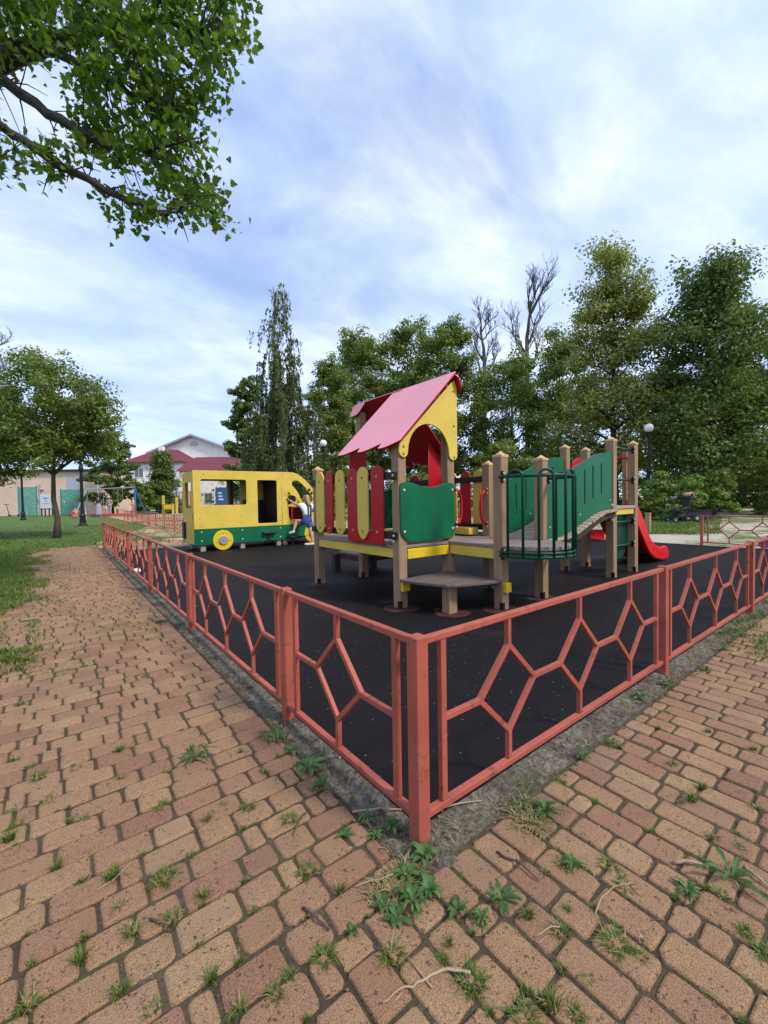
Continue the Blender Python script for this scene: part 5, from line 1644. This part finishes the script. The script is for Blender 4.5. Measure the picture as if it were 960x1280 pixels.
def person(label, J, S, top, bottom, hair, sleeve='short', skirt=None, hat=None, hairlen='short', hands=True, shoes='shoe', straps=False, group=None):
    """J: joint name -> world point. S: scale (1 = 1.7 m adult)"""
    J = {k: Vector(v) for k, v in J.items()}
    base = Vector((J['pel'].x, J['pel'].y, min(J['toL'].z, J['toR'].z)))
    T_ = thing('person', label, 'person', base, group)
    V, E, Rd = [], [], []
    ix = {}
    def add(k, p, r_, frm=None):
        ix[k] = len(V); V.append(Vector(p)); Rd.append(r_ * S if not isinstance(r_, tuple) else (r_[0] * S, r_[1] * S))
        if frm: E.append((ix[frm], ix[k]))
    add('pel', J['pel'], .125)
    add('waist', J['pel'].lerp(J['che'], .5), .105, 'pel')
    add('che', J['che'], .125, 'waist')
    add('neck', J['nec'], .050, 'che')
    hd = (J['hea'] - J['nec']).normalized()
    add('jaw', J['nec'].lerp(J['hea'], .55), .068, 'neck')
    add('head', J['hea'], .098, 'jaw')
    add('crown', J['hea'] + hd * .075 * S, .070, 'head')
    f = J.get('face', Vector((0, -1, 0))); f = f - hd * f.dot(hd); f.normalize()
    add('nose', J['hea'] + f * .108 * S - hd * .01 * S, .014, 'head')
    for s in 'LR':
        add('sh' + s, J['sh' + s], .062, 'che')
        add('el' + s, J['el' + s], .044, 'sh' + s)
        add('wr' + s, J['ha' + s], .030, 'el' + s)
        d = (J['ha' + s] - J['el' + s]).normalized()
        pm = J['ha' + s] + d * .055 * S
        add('pm' + s, pm, (.036, .022), 'wr' + s)
        if hands:
            sd = d.cross(f)
            if sd.length < .2: sd = d.cross(EZ)
            sd.normalize(); nn = sd.cross(d)
            for k, (o_, L) in enumerate(((-.027, .062), (-.009, .074), (.009, .07), (.026, .055))):
                add('f%s%d' % (s, k), pm + d * .045 * S + sd * o_ * S, .0095, 'pm' + s)
                add('g%s%d' % (s, k), pm + d * (.045 + L * .5) * S + sd * o_ * 1.1 * S + nn * .012 * S, .0085, 'f%s%d' % (s, k))
                add('h%s%d' % (s, k), pm + d * (.04 + L * .8) * S + sd * o_ * 1.1 * S + nn * .036 * S, .007, 'g%s%d' % (s, k))
            add('t%s' % s, J['ha' + s] + d * .05 * S - sd * .05 * S, .011, 'pm' + s)
            add('u%s' % s, J['ha' + s] + d * .09 * S - sd * .062 * S + nn * .02 * S, .009, 't%s' % s)
        add('hi' + s, J['hi' + s], .092, 'pel')
        add('kn' + s, J['kn' + s], .060, 'hi' + s)
        add('ca' + s, J['kn' + s].lerp(J['an' + s], .35), .055, 'kn' + s)
        add('an' + s, J['an' + s], .036, 'ca' + s)
        add('to' + s, J['to' + s], .034, 'an' + s)
    body = skin_mesh('body', V, E, Rd, 0, M['skin'], T_)
    # eyes
    sdv = f.cross(hd).normalized()
    # hair: a cap hugging the skull, longer at the back
    mb = MB()
    hv = skin_pts = [J['hea'] + hd * .05 * S - f * .012 * S]
    hvr = [.112]
    he = []
    if hairlen == 'long':
        hv = [J['hea'] + hd * .045 * S - f * .02 * S, J['hea'] - f * .055 * S - hd * .03 * S, J['nec'] - f * .075 * S, J['nec'].lerp(J['che'], .5) - f * .105 * S, J['nec'].lerp(J['che'], .95) - f * .125 * S]
        hvr = [.106, .096, .082, .068, .03]
    else:
        hv = [J['hea'] + hd * .05 * S - f * .018 * S, J['hea'] - f * .04 * S - hd * .01 * S]
        hvr = [.103, .088]
    skin_mesh('hair', hv, [(i, i + 1) for i in range(len(hv) - 1)], [r_ * S for r_ in hvr], 0, M[hair], T_, 2)
    # top
    tv = [J['pel'].lerp(J['che'], .18), J['pel'].lerp(J['che'], .55), J['che'], J['che'].lerp(J['nec'], .62)]
    te = [(0, 1), (1, 2), (2, 3)]; tr_ = [.128, .122, .142, .075]
    for s in 'LR':
        tv.append(J['sh' + s]); te.append((2, len(tv) - 1)); tr_.append(.076)
        if sleeve == 'short':
            tv.append(J['sh' + s].lerp(J['el' + s], .62)); te.append((len(tv) - 2, len(tv) - 1)); tr_.append(.064)
        else:
            tv.append(J['el' + s]); te.append((len(tv) - 2, len(tv) - 1)); tr_.append(.056)
            tv.append(J['el' + s].lerp(J['ha' + s], .9)); te.append((len(tv) - 2, len(tv) - 1)); tr_.append(.042)
    skin_mesh('top', tv, te, [r_ * S for r_ in tr_], 0, M[top], T_)
    # bottom
    if skirt:
        mb = MB(); w_ = J['pel'] + EZ * .10 * S
        bot = (J['anL'] + J['anR']) / 2 + EZ * skirt * S
        pr = []
        n_ = 20
        rings = []
        for t, r_ in ((0, .125), (.2, .165), (.55, .20), (1, .235)):
            c = w_.lerp(bot, t)
            rings.append([c + Vector((math.cos(2 * PI * k / n_), math.sin(2 * PI * k / n_), 0)) * (r_ + .012 * math.cos(k * 5 * 2 * PI / n_) * t) * S for k in range(n_)])
        mb.add([p for r_ in rings for p in r_], [(i * n_ + k, i * n_ + (k + 1) % n_, (i + 1) * n_ + (k + 1) % n_, (i + 1) * n_ + k) for i in range(3) for k in range(n_)])
        mb.build('skirt', M[bottom], T_, smooth=True)
    else:
        bv = [J['pel'] + (J['che'] - J['pel']) * (.50 if straps else .25), J['pel']]; be = [(0, 1)]; br = [.136 if straps else .124, .142]
        for s in 'LR':
            bv.append(J['hi' + s]); be.append((1, len(bv) - 1)); br.append(.106)
            if bottom == 'denim':
                bv.append(J['hi' + s].lerp(J['kn' + s], .62)); be.append((len(bv) - 2, len(bv) - 1)); br.append(.094)
            else:
                bv.append(J['kn' + s]); be.append((len(bv) - 2, len(bv) - 1)); br.append(.074)
                bv.append(J['an' + s].lerp(J['kn' + s], .08)); be.append((len(bv) - 2, len(bv) - 1)); br.append(.058)
        skin_mesh('trousers' if bottom != 'denim' else 'shorts', bv, be, [r_ * S for r_ in br], 1, M[bottom], T_)
    if straps:
        mb = MB()
        for s in 'LR':
            mb.tube([J['pel'].lerp(J['che'], .3) - f * .135 * S + (J['hi' + s] - J['pel']) * .5, J['che'] - f * .148 * S + (J['sh' + s] - J['che']) * .25, J['che'].lerp(J['nec'], .5) - f * .06 * S + (J['sh' + s] - J['che']) * .42, J['che'] + f * .145 * S + (J['sh' + s] - J['che']) * .3, J['pel'].lerp(J['che'], .4) + f * .13 * S], [.024 * S] * 5, 6)
        mb.build('dungaree_straps', M['darkteal'], T_)
    for s in 'LR':
        d = (J['to' + s] - J['an' + s]); fl = Vector((d.x, d.y, d.z)).normalized()
        a = J['an' + s] - EZ * .012 * S
        skin_mesh('shoe', [a - fl * .045 * S - EZ * .015 * S, a + fl * .05 * S - EZ * .018 * S, J['to' + s]], [(0, 1), (1, 2)], [.048 * S, .045 * S, .038 * S], 0, M[shoes], T_, 2)
    if hat:
        mb = MB(); mb.lathe([(.19 * S, 0), (.185 * S, .012 * S), (.115 * S, .018 * S), (.105 * S, .085 * S), (.07 * S, .115 * S), (0, .12 * S)], J['hea'] + hd * .035 * S, 20, hd)
        mb.build('hat', M[hat], T_, smooth=True)
    return T_

# the girl at the van, back to the camera
vg = 8.10
foot = PV(388.5, 681.5, 7.92); foot.z = .035
Jg = dict(pel=PV(383.5, 650, vg), che=PV(383, 634.5, vg + .08), nec=PV(382.5, 627.5, vg + .10), hea=PV(382, 621.5, vg + .13),
          shL=PV(376.5, 631.5, vg + .12), elL=PV(369.5, 630.5, vg + .26), haL=PV(362.5, 625.5, vg + .36),
          shR=PV(389.8, 632.5, vg + .06), elR=PV(392.3, 639.5, vg + .2), haR=PV(389.0, 637, vg + .36),
          hiL=PV(380.2, 653, vg + .02), knL=PV(371, 651, vg + .16), anL=PV(367, 663.5, vg + .12), toL=PV(360.8, 666.6, vg + .20),
          hiR=PV(387, 653, vg), knR=PV(389, 666, vg - .10), anR=PV(391.2, 678.5, vg - .16), toR=foot + Vector((-.12, .10, -.003)),
          face=Vector((-.25, 1, 0)))
person('girl in white shirt and blue denim dungaree shorts climbing into the yellow van', Jg, .78, 'shirtwhite', 'denim', 'hairblond', hairlen='long', straps=True)

def standing(label, px, depth, h, top, bottom, hair, yaw=0, **kw):
    P = Gd(px, depth); S = h / 1.7
    f = Vector((math.cos(yaw), math.sin(yaw), 0)); s = f.cross(EZ) * -1
    q = lambda x, y, z: P + s * x * S + f * y * S + EZ * z * S
    J = dict(pel=q(0, 0, .95), che=q(0, .01, 1.27), nec=q(0, .0, 1.45), hea=q(0, .02, 1.58), shL=q(.17, 0, 1.36), elL=q(.23, -.02, 1.10), haL=q(.20, .14, .92),
             shR=q(-.17, 0, 1.36), elR=q(-.22, .0, 1.10), haR=q(-.12, .20, 1.02), hiL=q(.085, 0, .88), knL=q(.10, .03, .48), anL=q(.10, -.02, .075), toL=q(.11, .13, .035),
             hiR=q(-.085, 0, .88), knR=q(-.09, .02, .48), anR=q(-.10, -.04, .075), toR=q(-.11, .11, .035), face=f)
    return person(label, J, S, top, bottom, hair, **kw)

def sitting(label, px, depth, h, top, bottom, hair, yaw=0, **kw):
    P = Gd(px, depth); S = h / 1.7
    f = Vector((math.cos(yaw), math.sin(yaw), 0)); s = f.cross(EZ) * -1
    q = lambda x, y, z: P + s * x * S + f * y * S + EZ * z * S
    J = dict(pel=q(0, 0, .16), che=q(0, .06, .50), nec=q(0, .08, .67), hea=q(0, .11, .80), shL=q(.17, .06, .58), elL=q(.24, .18, .36), haL=q(.14, .36, .34),
             shR=q(-.17, .06, .58), elR=q(-.24, .18, .36), haR=q(-.12, .36, .34), hiL=q(.09, .04, .14), knL=q(.16, .40, .36), anL=q(.10, .62, .08), toL=q(.10, .75, .04),
             hiR=q(-.09, .04, .14), knR=q(-.16, .40, .36), anR=q(-.10, .62, .08), toR=q(-.10, .75, .04), face=f)
    return person(label, J, S, top, bottom, hair, **kw)
ya = math.atan2(AWAY.y, AWAY.x)
PG = 'people by the far swing'
standing('woman in dark hat and long lilac skirt standing beside the pink shed corner', 123, 36.5, 1.85, 'navy', 'lilac', 'hairdark', yaw=ya + .4, skirt=.12, hat='navy', group=PG, hands=False)
standing('person in grey green top and pale hat standing under the swing bar', 136.5, 38, 1.8, 'sage', 'lilac', 'hairdark', yaw=ya + PI, hat='straw', group=PG, hands=False)
standing('adult in pale pink top and coral trousers by the blue swing leg', 166.5, 38.5, 1.75, 'palepink', 'coral', 'hairblond', yaw=ya + 2, sleeve='long', group=PG, hands=False)
standing('small child in white top standing between the hatted people', 131.5, 37.2, 1.05, 'shirtwhite', 'coral', 'hairblond', yaw=ya + 2.4, group=PG, hands=False)
standing('small child in pale pink standing right of the grey green adult', 146, 38, 1.0, 'palepink', 'navy', 'hairdark', yaw=ya - 1.4, group=PG, hands=False)
sitting('dark haired person in coral clothes sitting on the grass beside the nearer lamp post', 94.5, 33, 1.7, 'coral', 'coral', 'hairdark', yaw=ya + 1.2, sleeve='long', group=PG, hands=False)
standing('toddler in lilac top standing just right of the nearer lamp post', 106.5, 30, .95, 'lilac', 'palepink', 'hairblond', yaw=ya + 2, group=PG, hands=False)

# ------------------------------------------------------------------ grass, weeds, twigs
def blades(C, n_each, rad, hgt, wid, seed, lean=.6):
    """curved blades, 5 verts / quad + tri each made of two quads"""
    g = np.random.default_rng(seed)
    C = np.asarray(C, float); k = len(C); n = k * n_each
    B = np.repeat(C, n_each, 0)
    a = g.uniform(0, 2 * PI, n); r_ = rad * np.sqrt(g.random(n))
    B = B + np.stack([r_ * np.cos(a), r_ * np.sin(a), np.zeros(n)], 1)
    a2 = a + g.normal(0, .9, n)
    d = np.stack([np.cos(a2), np.sin(a2), np.zeros(n)], 1)
    s = np.stack([-np.sin(a2), np.cos(a2), np.zeros(n)], 1)
    h = hgt * g.uniform(.45, 1.25, n)[:, None]; w_ = wid * g.uniform(.6, 1.3, n)[:, None]
    ln = lean * g.uniform(.2, 1.5, n)[:, None]
    z = np.array([[0, 0, 1.]])
    m1 = B + z * h * .55 + d * h * ln * .30
    tp = B + z * h * (1 - .28 * ln) + d * h * ln
    V = np.stack([B - s * w_, B + s * w_, m1 + s * w_ * .8, m1 - s * w_ * .8, tp + s * w_ * .12, tp - s * w_ * .12], 1).reshape(-1, 3)
    i = np.arange(n) * 6
    F = np.concatenate([np.stack([i, i + 1, i + 2, i + 3], 1), np.stack([i + 3, i + 2, i + 4, i + 5], 1)], 0)
    return V, F

# lawn and verge grass (uncountable)
g = np.random.default_rng(5)
def scatter(poly_fn, n):
    out = []
    while len(out) < n:
        p = poly_fn()
        if p is not None: out.append((p[0], p[1], -.016))
    return np.array(out)
rr2 = random.Random(17)
def pat(x, y): return math.sin(x * 2.1 + 1.3 * math.sin(y * .9)) * math.cos(y * 1.25 + math.sin(x * 1.7)) + .5 * math.sin(x * 5.3 + y * 3.1)
def f1():
    y = 12.0 + 14 * rr2.random() ** 1.6; x = rr2.uniform(-16, 1.6)
    return (x, y)
V, F = blades(scatter(f1, 5200), 4, .07, .085, .006, 1)
o = np_mesh('grass', V, F, M['lf_grass']); tag(o, 'short green lawn grass behind the end of the brick path', 'grass', kind='stuff')
def f2():
    y = rr2.uniform(2.55, 12.2); x = rr2.uniform(-4.2, -1.0) if rr2.random() < .75 else rr2.uniform(-2.0, -1.05)
    if y < 8 and rr2.random() < .35: x = rr2.uniform(-1.75, -1.0)
    e = -1.28 + .12 * pat(0, y * 1.3) + (.12 if 3.2 < y < 7.5 else 0)
    if x > e + .34: return None
    if x > e - .05 and pat(x * 2, y * 1.6) < .15: return None
    return (x, y)
V, F = blades(scatter(f2, 7500), 6, .05, .06, .004, 2)
o = np_mesh('grass', V, F, M['lf_grass']); tag(o, 'uneven grass verge along the left edge of the brick path', 'grass', kind='stuff')
def f3():                                            # thin grass in the joints of the worn middle of the path
    y = rr2.uniform(2.2, 11.8); x = rr2.uniform(-1.35, -.2)
    if pat(x * 1.5, y * 1.1) < .55 - .25 * (x < -.75): return None
    k = round(y / .0955) * .0955
    return (x, k + rr2.uniform(-.006, .006))
V, F = blades(scatter(f3, 2600), 5, .022, .026, .0028, 3, 1.0)
o = np_mesh('grass', V, F, M['lf_grass']); tag(o, 'thin patchy grass in the joints along the middle of the brick path', 'grass', kind='stuff')
def f4():
    x = rr2.uniform(2.6, 9.4); y = rr2.uniform(-.34, -.0)
    return (x, y) if pat(x * 2, y * 9) > -.1 else None
V, F = blades(scatter(f4, 650), 6, .03, .05, .0035, 4)
o = np_mesh('grass', V, F, M['lf_grass']); tag(o, 'rough grass and weeds along the foot of the right hand fence', 'grass', kind='stuff')
pp = [G(px, py) for px, py in ((790, 666), (850, 662), (885, 650), (905, 644), (830, 641), (770, 642))]
lx = [p.x for p in pp]; ly = [p.y for p in pp]
def f5():
    p = G(rr2.uniform(775, 900), rr2.uniform(641, 667))
    return (p.x, p.y)
V, F = blades(scatter(f5, 2200), 4, .1, .09, .008, 6)
o = np_mesh('grass', V, F, M['lf_grass']); tag(o, 'sunlit rough grass under the stroller and bushes at right', 'grass', kind='stuff')
def f6():
    p = G(rr2.uniform(-10, 200), rr2.uniform(672, 720)) if False else None
    x = rr2.uniform(.1, 9.5); y = rr2.uniform(10.2, 26)
    return (x, y) if pat(x * .9, y * .7) > .35 else None
V, F = blades(scatter(f6, 1500), 4, .08, .07, .006, 7)
o = np_mesh('grass', V, F, M['lf_dry']); tag(o, 'sparse dry grass on the sand behind the van', 'grass', kind='stuff')
def f7():
    s_ = rr2.random() < .5
    if s_: return (rr2.uniform(-.09, .0), rr2.uniform(-.05, 10.8))
    return (rr2.uniform(-.05, 8), rr2.uniform(-.1, 0))
C7 = scatter(f7, 750); C7[:, 2] = -.004
V, F = blades(C7, 4, .03, .022, .0014, 8, 2.2)
o = np_mesh('dry_litter', V, F, M['lf_dry']); tag(o, 'dry stalks and litter on the concrete strip under the fences', 'plant litter', kind='stuff')
c7 = [G(663, 1018), G(655, 1008), G(672, 1030), G(660, 1032), G(648, 1022), G(500, 1105), G(515, 1090), G(490, 1112), G(480, 1120)]
V, F = blades([[p.x, p.y, .002] for p in c7], 60, .045, .016, .0018, 9, 3.2)
o = np_mesh('dry_litter', V, F, M['lf_dry']); tag(o, 'matted heaps of dead dry weeds beside the corner post', 'plant litter', kind='stuff')
# crumbs of dead leaf, bark and seed over the pavers
def f8():
    p = G(rr2.uniform(-40, 1000), 800 + 520 * rr2.random())
    return (p.x, p.y) if (p.y < -.02 or p.x < -.01) else None
C8 = scatter(f8, 800); C8[:, 2] = .0015
V, F = leaves_np(C8, 800, .004, .007, up=2.2, seed=31)
V[:, 2] = np.maximum(np.abs(V[:, 2]), .0012)
o = np_mesh('leaf_litter', V, F, M['crumb']); tag(o, 'brown crumbs of dead leaf and bark strewn over the brick pavers', 'leaf litter', kind='stuff')
def f9():
    if rr2.random() < .5: return (rr2.uniform(-.125, .03), rr2.uniform(-.1, 7))
    return (rr2.uniform(-.1, 6), rr2.uniform(-.135, .03))
C9 = scatter(f9, 1300); C9[:, 2] = .003
V, F = leaves_np(C9, 1300, .004, .013, up=1.2, seed=32)
V[:, 2] = np.maximum(np.abs(V[:, 2]), .0)
o = np_mesh('leaf_litter', V, F, M['crumb']); tag(o, 'dead leaf crumbs and grit along the concrete strip under the fence', 'leaf litter', kind='stuff')

# grass tufts: one by one
tm = []
for k in range(7):
    V, F = blades([[0, 0, 0]], [52, 74, 96, 60, 40, 80, 36][k], [.016, .022, .028, .012, .02, .014, .01][k], [.022, .026, .024, .034, .017, .038, .02][k], .0019, 100 + k, [1.1, 1.2, 1.5, .8, 1.6, .75, 1.2][k])
    t_ = np_mesh('grass_tuft', V, F, [M['lf_grass'], M['lf_dry']])
    me = t_.data
    mi = (np.random.default_rng(k).random(len(me.polygons) // 2) < (.12 if k % 3 else .35)).astype(np.int32)
    me.polygons.foreach_set('material_index', np.concatenate([mi, mi]))
    tm.append(t_)
tpix = [(18, 950), (48, 972), (22, 1030), (70, 1085), (104, 1023), (140, 1098), (148, 1133), (165, 1165), (202, 1008), (205, 1098), (258, 1025), (243, 946), (265, 1225), (300, 1258), (36, 1256), (150, 1238), (385, 1090),
        (425, 1112), (95, 960), (150, 938), (152, 972), (88, 1025), (310, 1010), (362, 1025), (255, 1120), (60, 1000), (12, 1050), (280, 1005), (215, 1150), (345, 1242), (405, 1197), (710, 1137), (782, 1106), (660, 1146),
        (800, 1196), (735, 1224), (722, 1268), (655, 1272), (866, 1000), (906, 898), (942, 937), (926, 1060), (892, 1047), (932, 1165), (955, 1192), (886, 915), (830, 890), (775, 935), (852, 1003), (700, 1166), (490, 1196), (590, 1226),
        (690, 1260), (760, 1082), (878, 985), (840, 955), (180, 845), (165, 800), (60, 800), (95, 775), (200, 775), (245, 760), (160, 760), (120, 865), (330, 965), (25, 880), (300, 940), (190, 1260), (100, 1200), (700, 1080), (945, 1010), (905, 1120), (770, 1180), (560, 1180)]
for i, (px, py) in enumerate(tpix):
    o = tm[i] if i < 7 else tm[i % 7].copy()
    if i >= 7: COL.objects.link(o)
    p = G(px, py)
    o.location = (p.x, p.y, -.004)
    o.rotation_euler = (0, 0, i * 1.7)
    k = rr2.uniform(.5, .95)
    o.scale = (k, k, k * rr2.uniform(.8, 1.15))
    tag(o, 'small tuft of green grass growing in a joint between brick pavers', 'grass tuft', 'grass tufts in the paving joints')

for i in range(110):
    if i % 2:
        px_ = G(rr2.uniform(-20, 480), rr2.uniform(840, 1270)); k_ = round(px_.y / .0955) * .0955; q_ = (px_.x, k_)
        if px_.x > -.12: continue
    else:
        px_ = G(rr2.uniform(560, 980), rr2.uniform(880, 1270)); k_ = round(px_.x / .0955) * .0955; q_ = (k_, px_.y)
        if px_.y > -.12: continue
    o = tm[i % 7].copy(); COL.objects.link(o)
    o.location = (q_[0], q_[1], -.004); o.rotation_euler = (0, 0, i * 1.3)
    k = rr2.uniform(.22, .5); o.scale = (k, k, k)
    tag(o, 'small tuft of green grass growing in a joint between brick pavers', 'grass tuft', 'grass tufts in the paving joints')

# broad-leaved weeds
def weed(k, nl, L, W_, rise, lobed):
    g_ = random.Random(200 + k)
    vs, fs = [], []
    for i in range(nl):
        a = i * 2.4 + g_.uniform(-.4, .4); d = Vector((math.cos(a), math.sin(a), 0)); s = Vector((-d.y, d.x, 0))
        l = L * g_.uniform(.55, 1.15); w_ = W_ * g_.uniform(.8, 1.2); up = rise * g_.uniform(.4, 1.3)
        n0 = len(vs); m_ = 7
        for j in range(m_):
            t = j / (m_ - 1)
            ww = w_ * (math.sin(PI * min(1, t * .92 + .06)) ** .8) * (1 if t > .3 else .25 + t * 2)
            if lobed: ww *= (1.15 if j % 2 else .55)
            c = d * (l * t) + EZ * (up * math.sin(PI * min(1, t * .8)) + .004)
            vs += [c - s * ww + EZ * ww * .35, c, c + s * ww + EZ * ww * .35]
        for j in range(m_ - 1):
            b = n0 + j * 3
            fs += [(b, b + 1, b + 4, b + 3), (b + 1, b + 2, b + 5, b + 4)]
    mb = MB(); mb.add(vs, fs)
    return mb.build('weed', M['lf_weed'], smooth=True)
wm = [weed(0, 13, .062, .0075, .018, True), weed(1, 17, .058, .007, .028, True), weed(2, 11, .08, .0065, .025, True), weed(3, 18, .05, .008, .018, False), weed(4, 9, .05, .0095, .018, False)]
wpix = [(345, 925, 1, 1.1), (386, 962, 3, 1.5), (402, 985, 1, .9), (243, 948, 2, 1.2), (458, 1026, 1, .9), (492, 1035, 3, 1.0), (507, 1095, 3, 1.3), (480, 1132, 4, 1.0), (536, 1118, 3, 1.25), (601, 1152, 1, .9), (627, 1126, 0, .9),
        (572, 1140, 4, .8), (682, 1016, 1, 1.2), (652, 1008, 2, .9), (730, 946, 0, .9), (766, 932, 1, 1.1), (860, 1116, 1, .9), (916, 1100, 2, 1.3), (836, 856, 1, 1.0), (801, 872, 3, .9), (530, 1072, 3, 1.2), (365, 940, 4, 1.2),
        (432, 1044, 4, .8), (745, 882, 0, .8), (497, 1150, 4, .9), (470, 1045, 4, .8), (516, 1128, 1, 1.3), (882, 838, 3, 1.0), (905, 812, 1, 1.0), (925, 795, 3, 1.1), (330, 918, 2, .8), (715, 1082, 1, .8), (440, 1165, 4, .6)]
for i, (px, py, k, s) in enumerate(wpix):
    first = all(q[2] != k for q in wpix[:i])
    o = wm[k] if first else wm[k].copy()
    if not first: COL.objects.link(o)
    p = G(px, py)
    s *= rr2.uniform(.62, .95)
    o.location = (p.x, p.y, 0.0); o.rotation_euler = (0, 0, i * 1.1); o.scale = (s, s, s * rr2.uniform(.7, 1.1))
    tag(o, 'low broad-leaved green weed growing between pavers or at the fence foot', 'weed', 'broad-leaved weeds by the fence and pavers')

# fallen twigs and stalks, each one picked out of the photograph
def twig(label, pts, r_, mat='twig', fork=None):
    P = [G(x, y) for x, y in pts]
    P = [Vector((p.x, p.y, r_ * .8 + .0015 + (.006 if 0 < i < len(P) - 1 else 0))) for i, p in enumerate(P)]
    mb = MB(); n_ = len(P)
    fine = []
    for i in range(n_ - 1):
        for k in range(3):
            fine.append(P[i].lerp(P[i + 1], k / 3) + Vector((rr2.gauss(0, r_ * .4), rr2.gauss(0, r_ * .4), 0)))
    fine.append(P[-1])
    mb.tube(fine, [r_ * (1 - .55 * i / len(fine)) for i in range(len(fine))], 6)
    for f_ in fork or []:
        Q = [G(x, y) for x, y in f_]; mb.tube([Vector((p.x, p.y, r_ * .7)) for p in Q], [r_ * .6, r_ * .5] + [r_ * .25] * (len(Q) - 2), 5)
    o = mb.build('twig', M[mat], loc=P[0], smooth=True)
    tag(o, label, 'twig', 'fallen twigs and stalks')
twig('long pale forked twig lying on the pavers at the bottom centre', [(588, 1219), (560, 1217), (540, 1224), (522, 1236), (502, 1242), (478, 1256)], .0034, 'twig', [[(502, 1242), (493, 1254)], [(540, 1236), (520, 1210), (505, 1192)]])
twig('curved pale root lying just left of the corner post weeds', [(505, 1081), (494, 1096), (476, 1103), (458, 1107), (442, 1110)], .0028)
twig('straight pale stick lying against the left side of the corner post', [(441, 1016), (475, 1014), (509, 1014)], .0035)
twig('pale broken stick on the concrete right of the corner post', [(548, 1012), (575, 1008), (602, 1002)], .0036)
twig('short dark brown stick beside a paver left of the weeds', [(379, 1138), (394, 1151), (411, 1163)], .0042, 'twigd')
twig('thin brown stick on the left pavers above the grass tufts', [(189, 1151), (202, 1158), (213, 1166)], .0034, 'twigd')
twig('thick pale stalk lying among pavers at the right', [(842, 1080), (862, 1081), (882, 1083)], .0052)
twig('thin brown stick standing out beside the left fence weeds', [(382, 1017), (374, 1030), (366, 1046)], .003, 'twigd')
twig('pale dry stalk lying beside a weed at the right edge', [(930, 1085), (945, 1100), (962, 1112)], .0046)
twig('thin curved dry stem on the right hand pavers', [(743, 1145), (752, 1126), (768, 1112), (792, 1104)], .0018)
twig('dark twig in the joint right of the corner post', [(622, 1068), (650, 1084), (675, 1103)], .0036, 'twigd')
twig('pair of thin pale stalks on the middle right pavers', [(668, 1172), (690, 1163), (702, 1160)], .0022, 'twig', [[(672, 1180), (680, 1174)]])
twig('thin straw lying on the pavers at the bottom right of centre', [(685, 1240), (692, 1258), (700, 1276)], .0018)
twig('thin dry stem leaning on the pavers at the left middle', [(120, 1115), (142, 1104), (165, 1078)], .0018)
twig('dark twig lying across the left pavers below the dark weed', [(18, 828), (32, 842), (40, 848)], .0035, 'twigd')
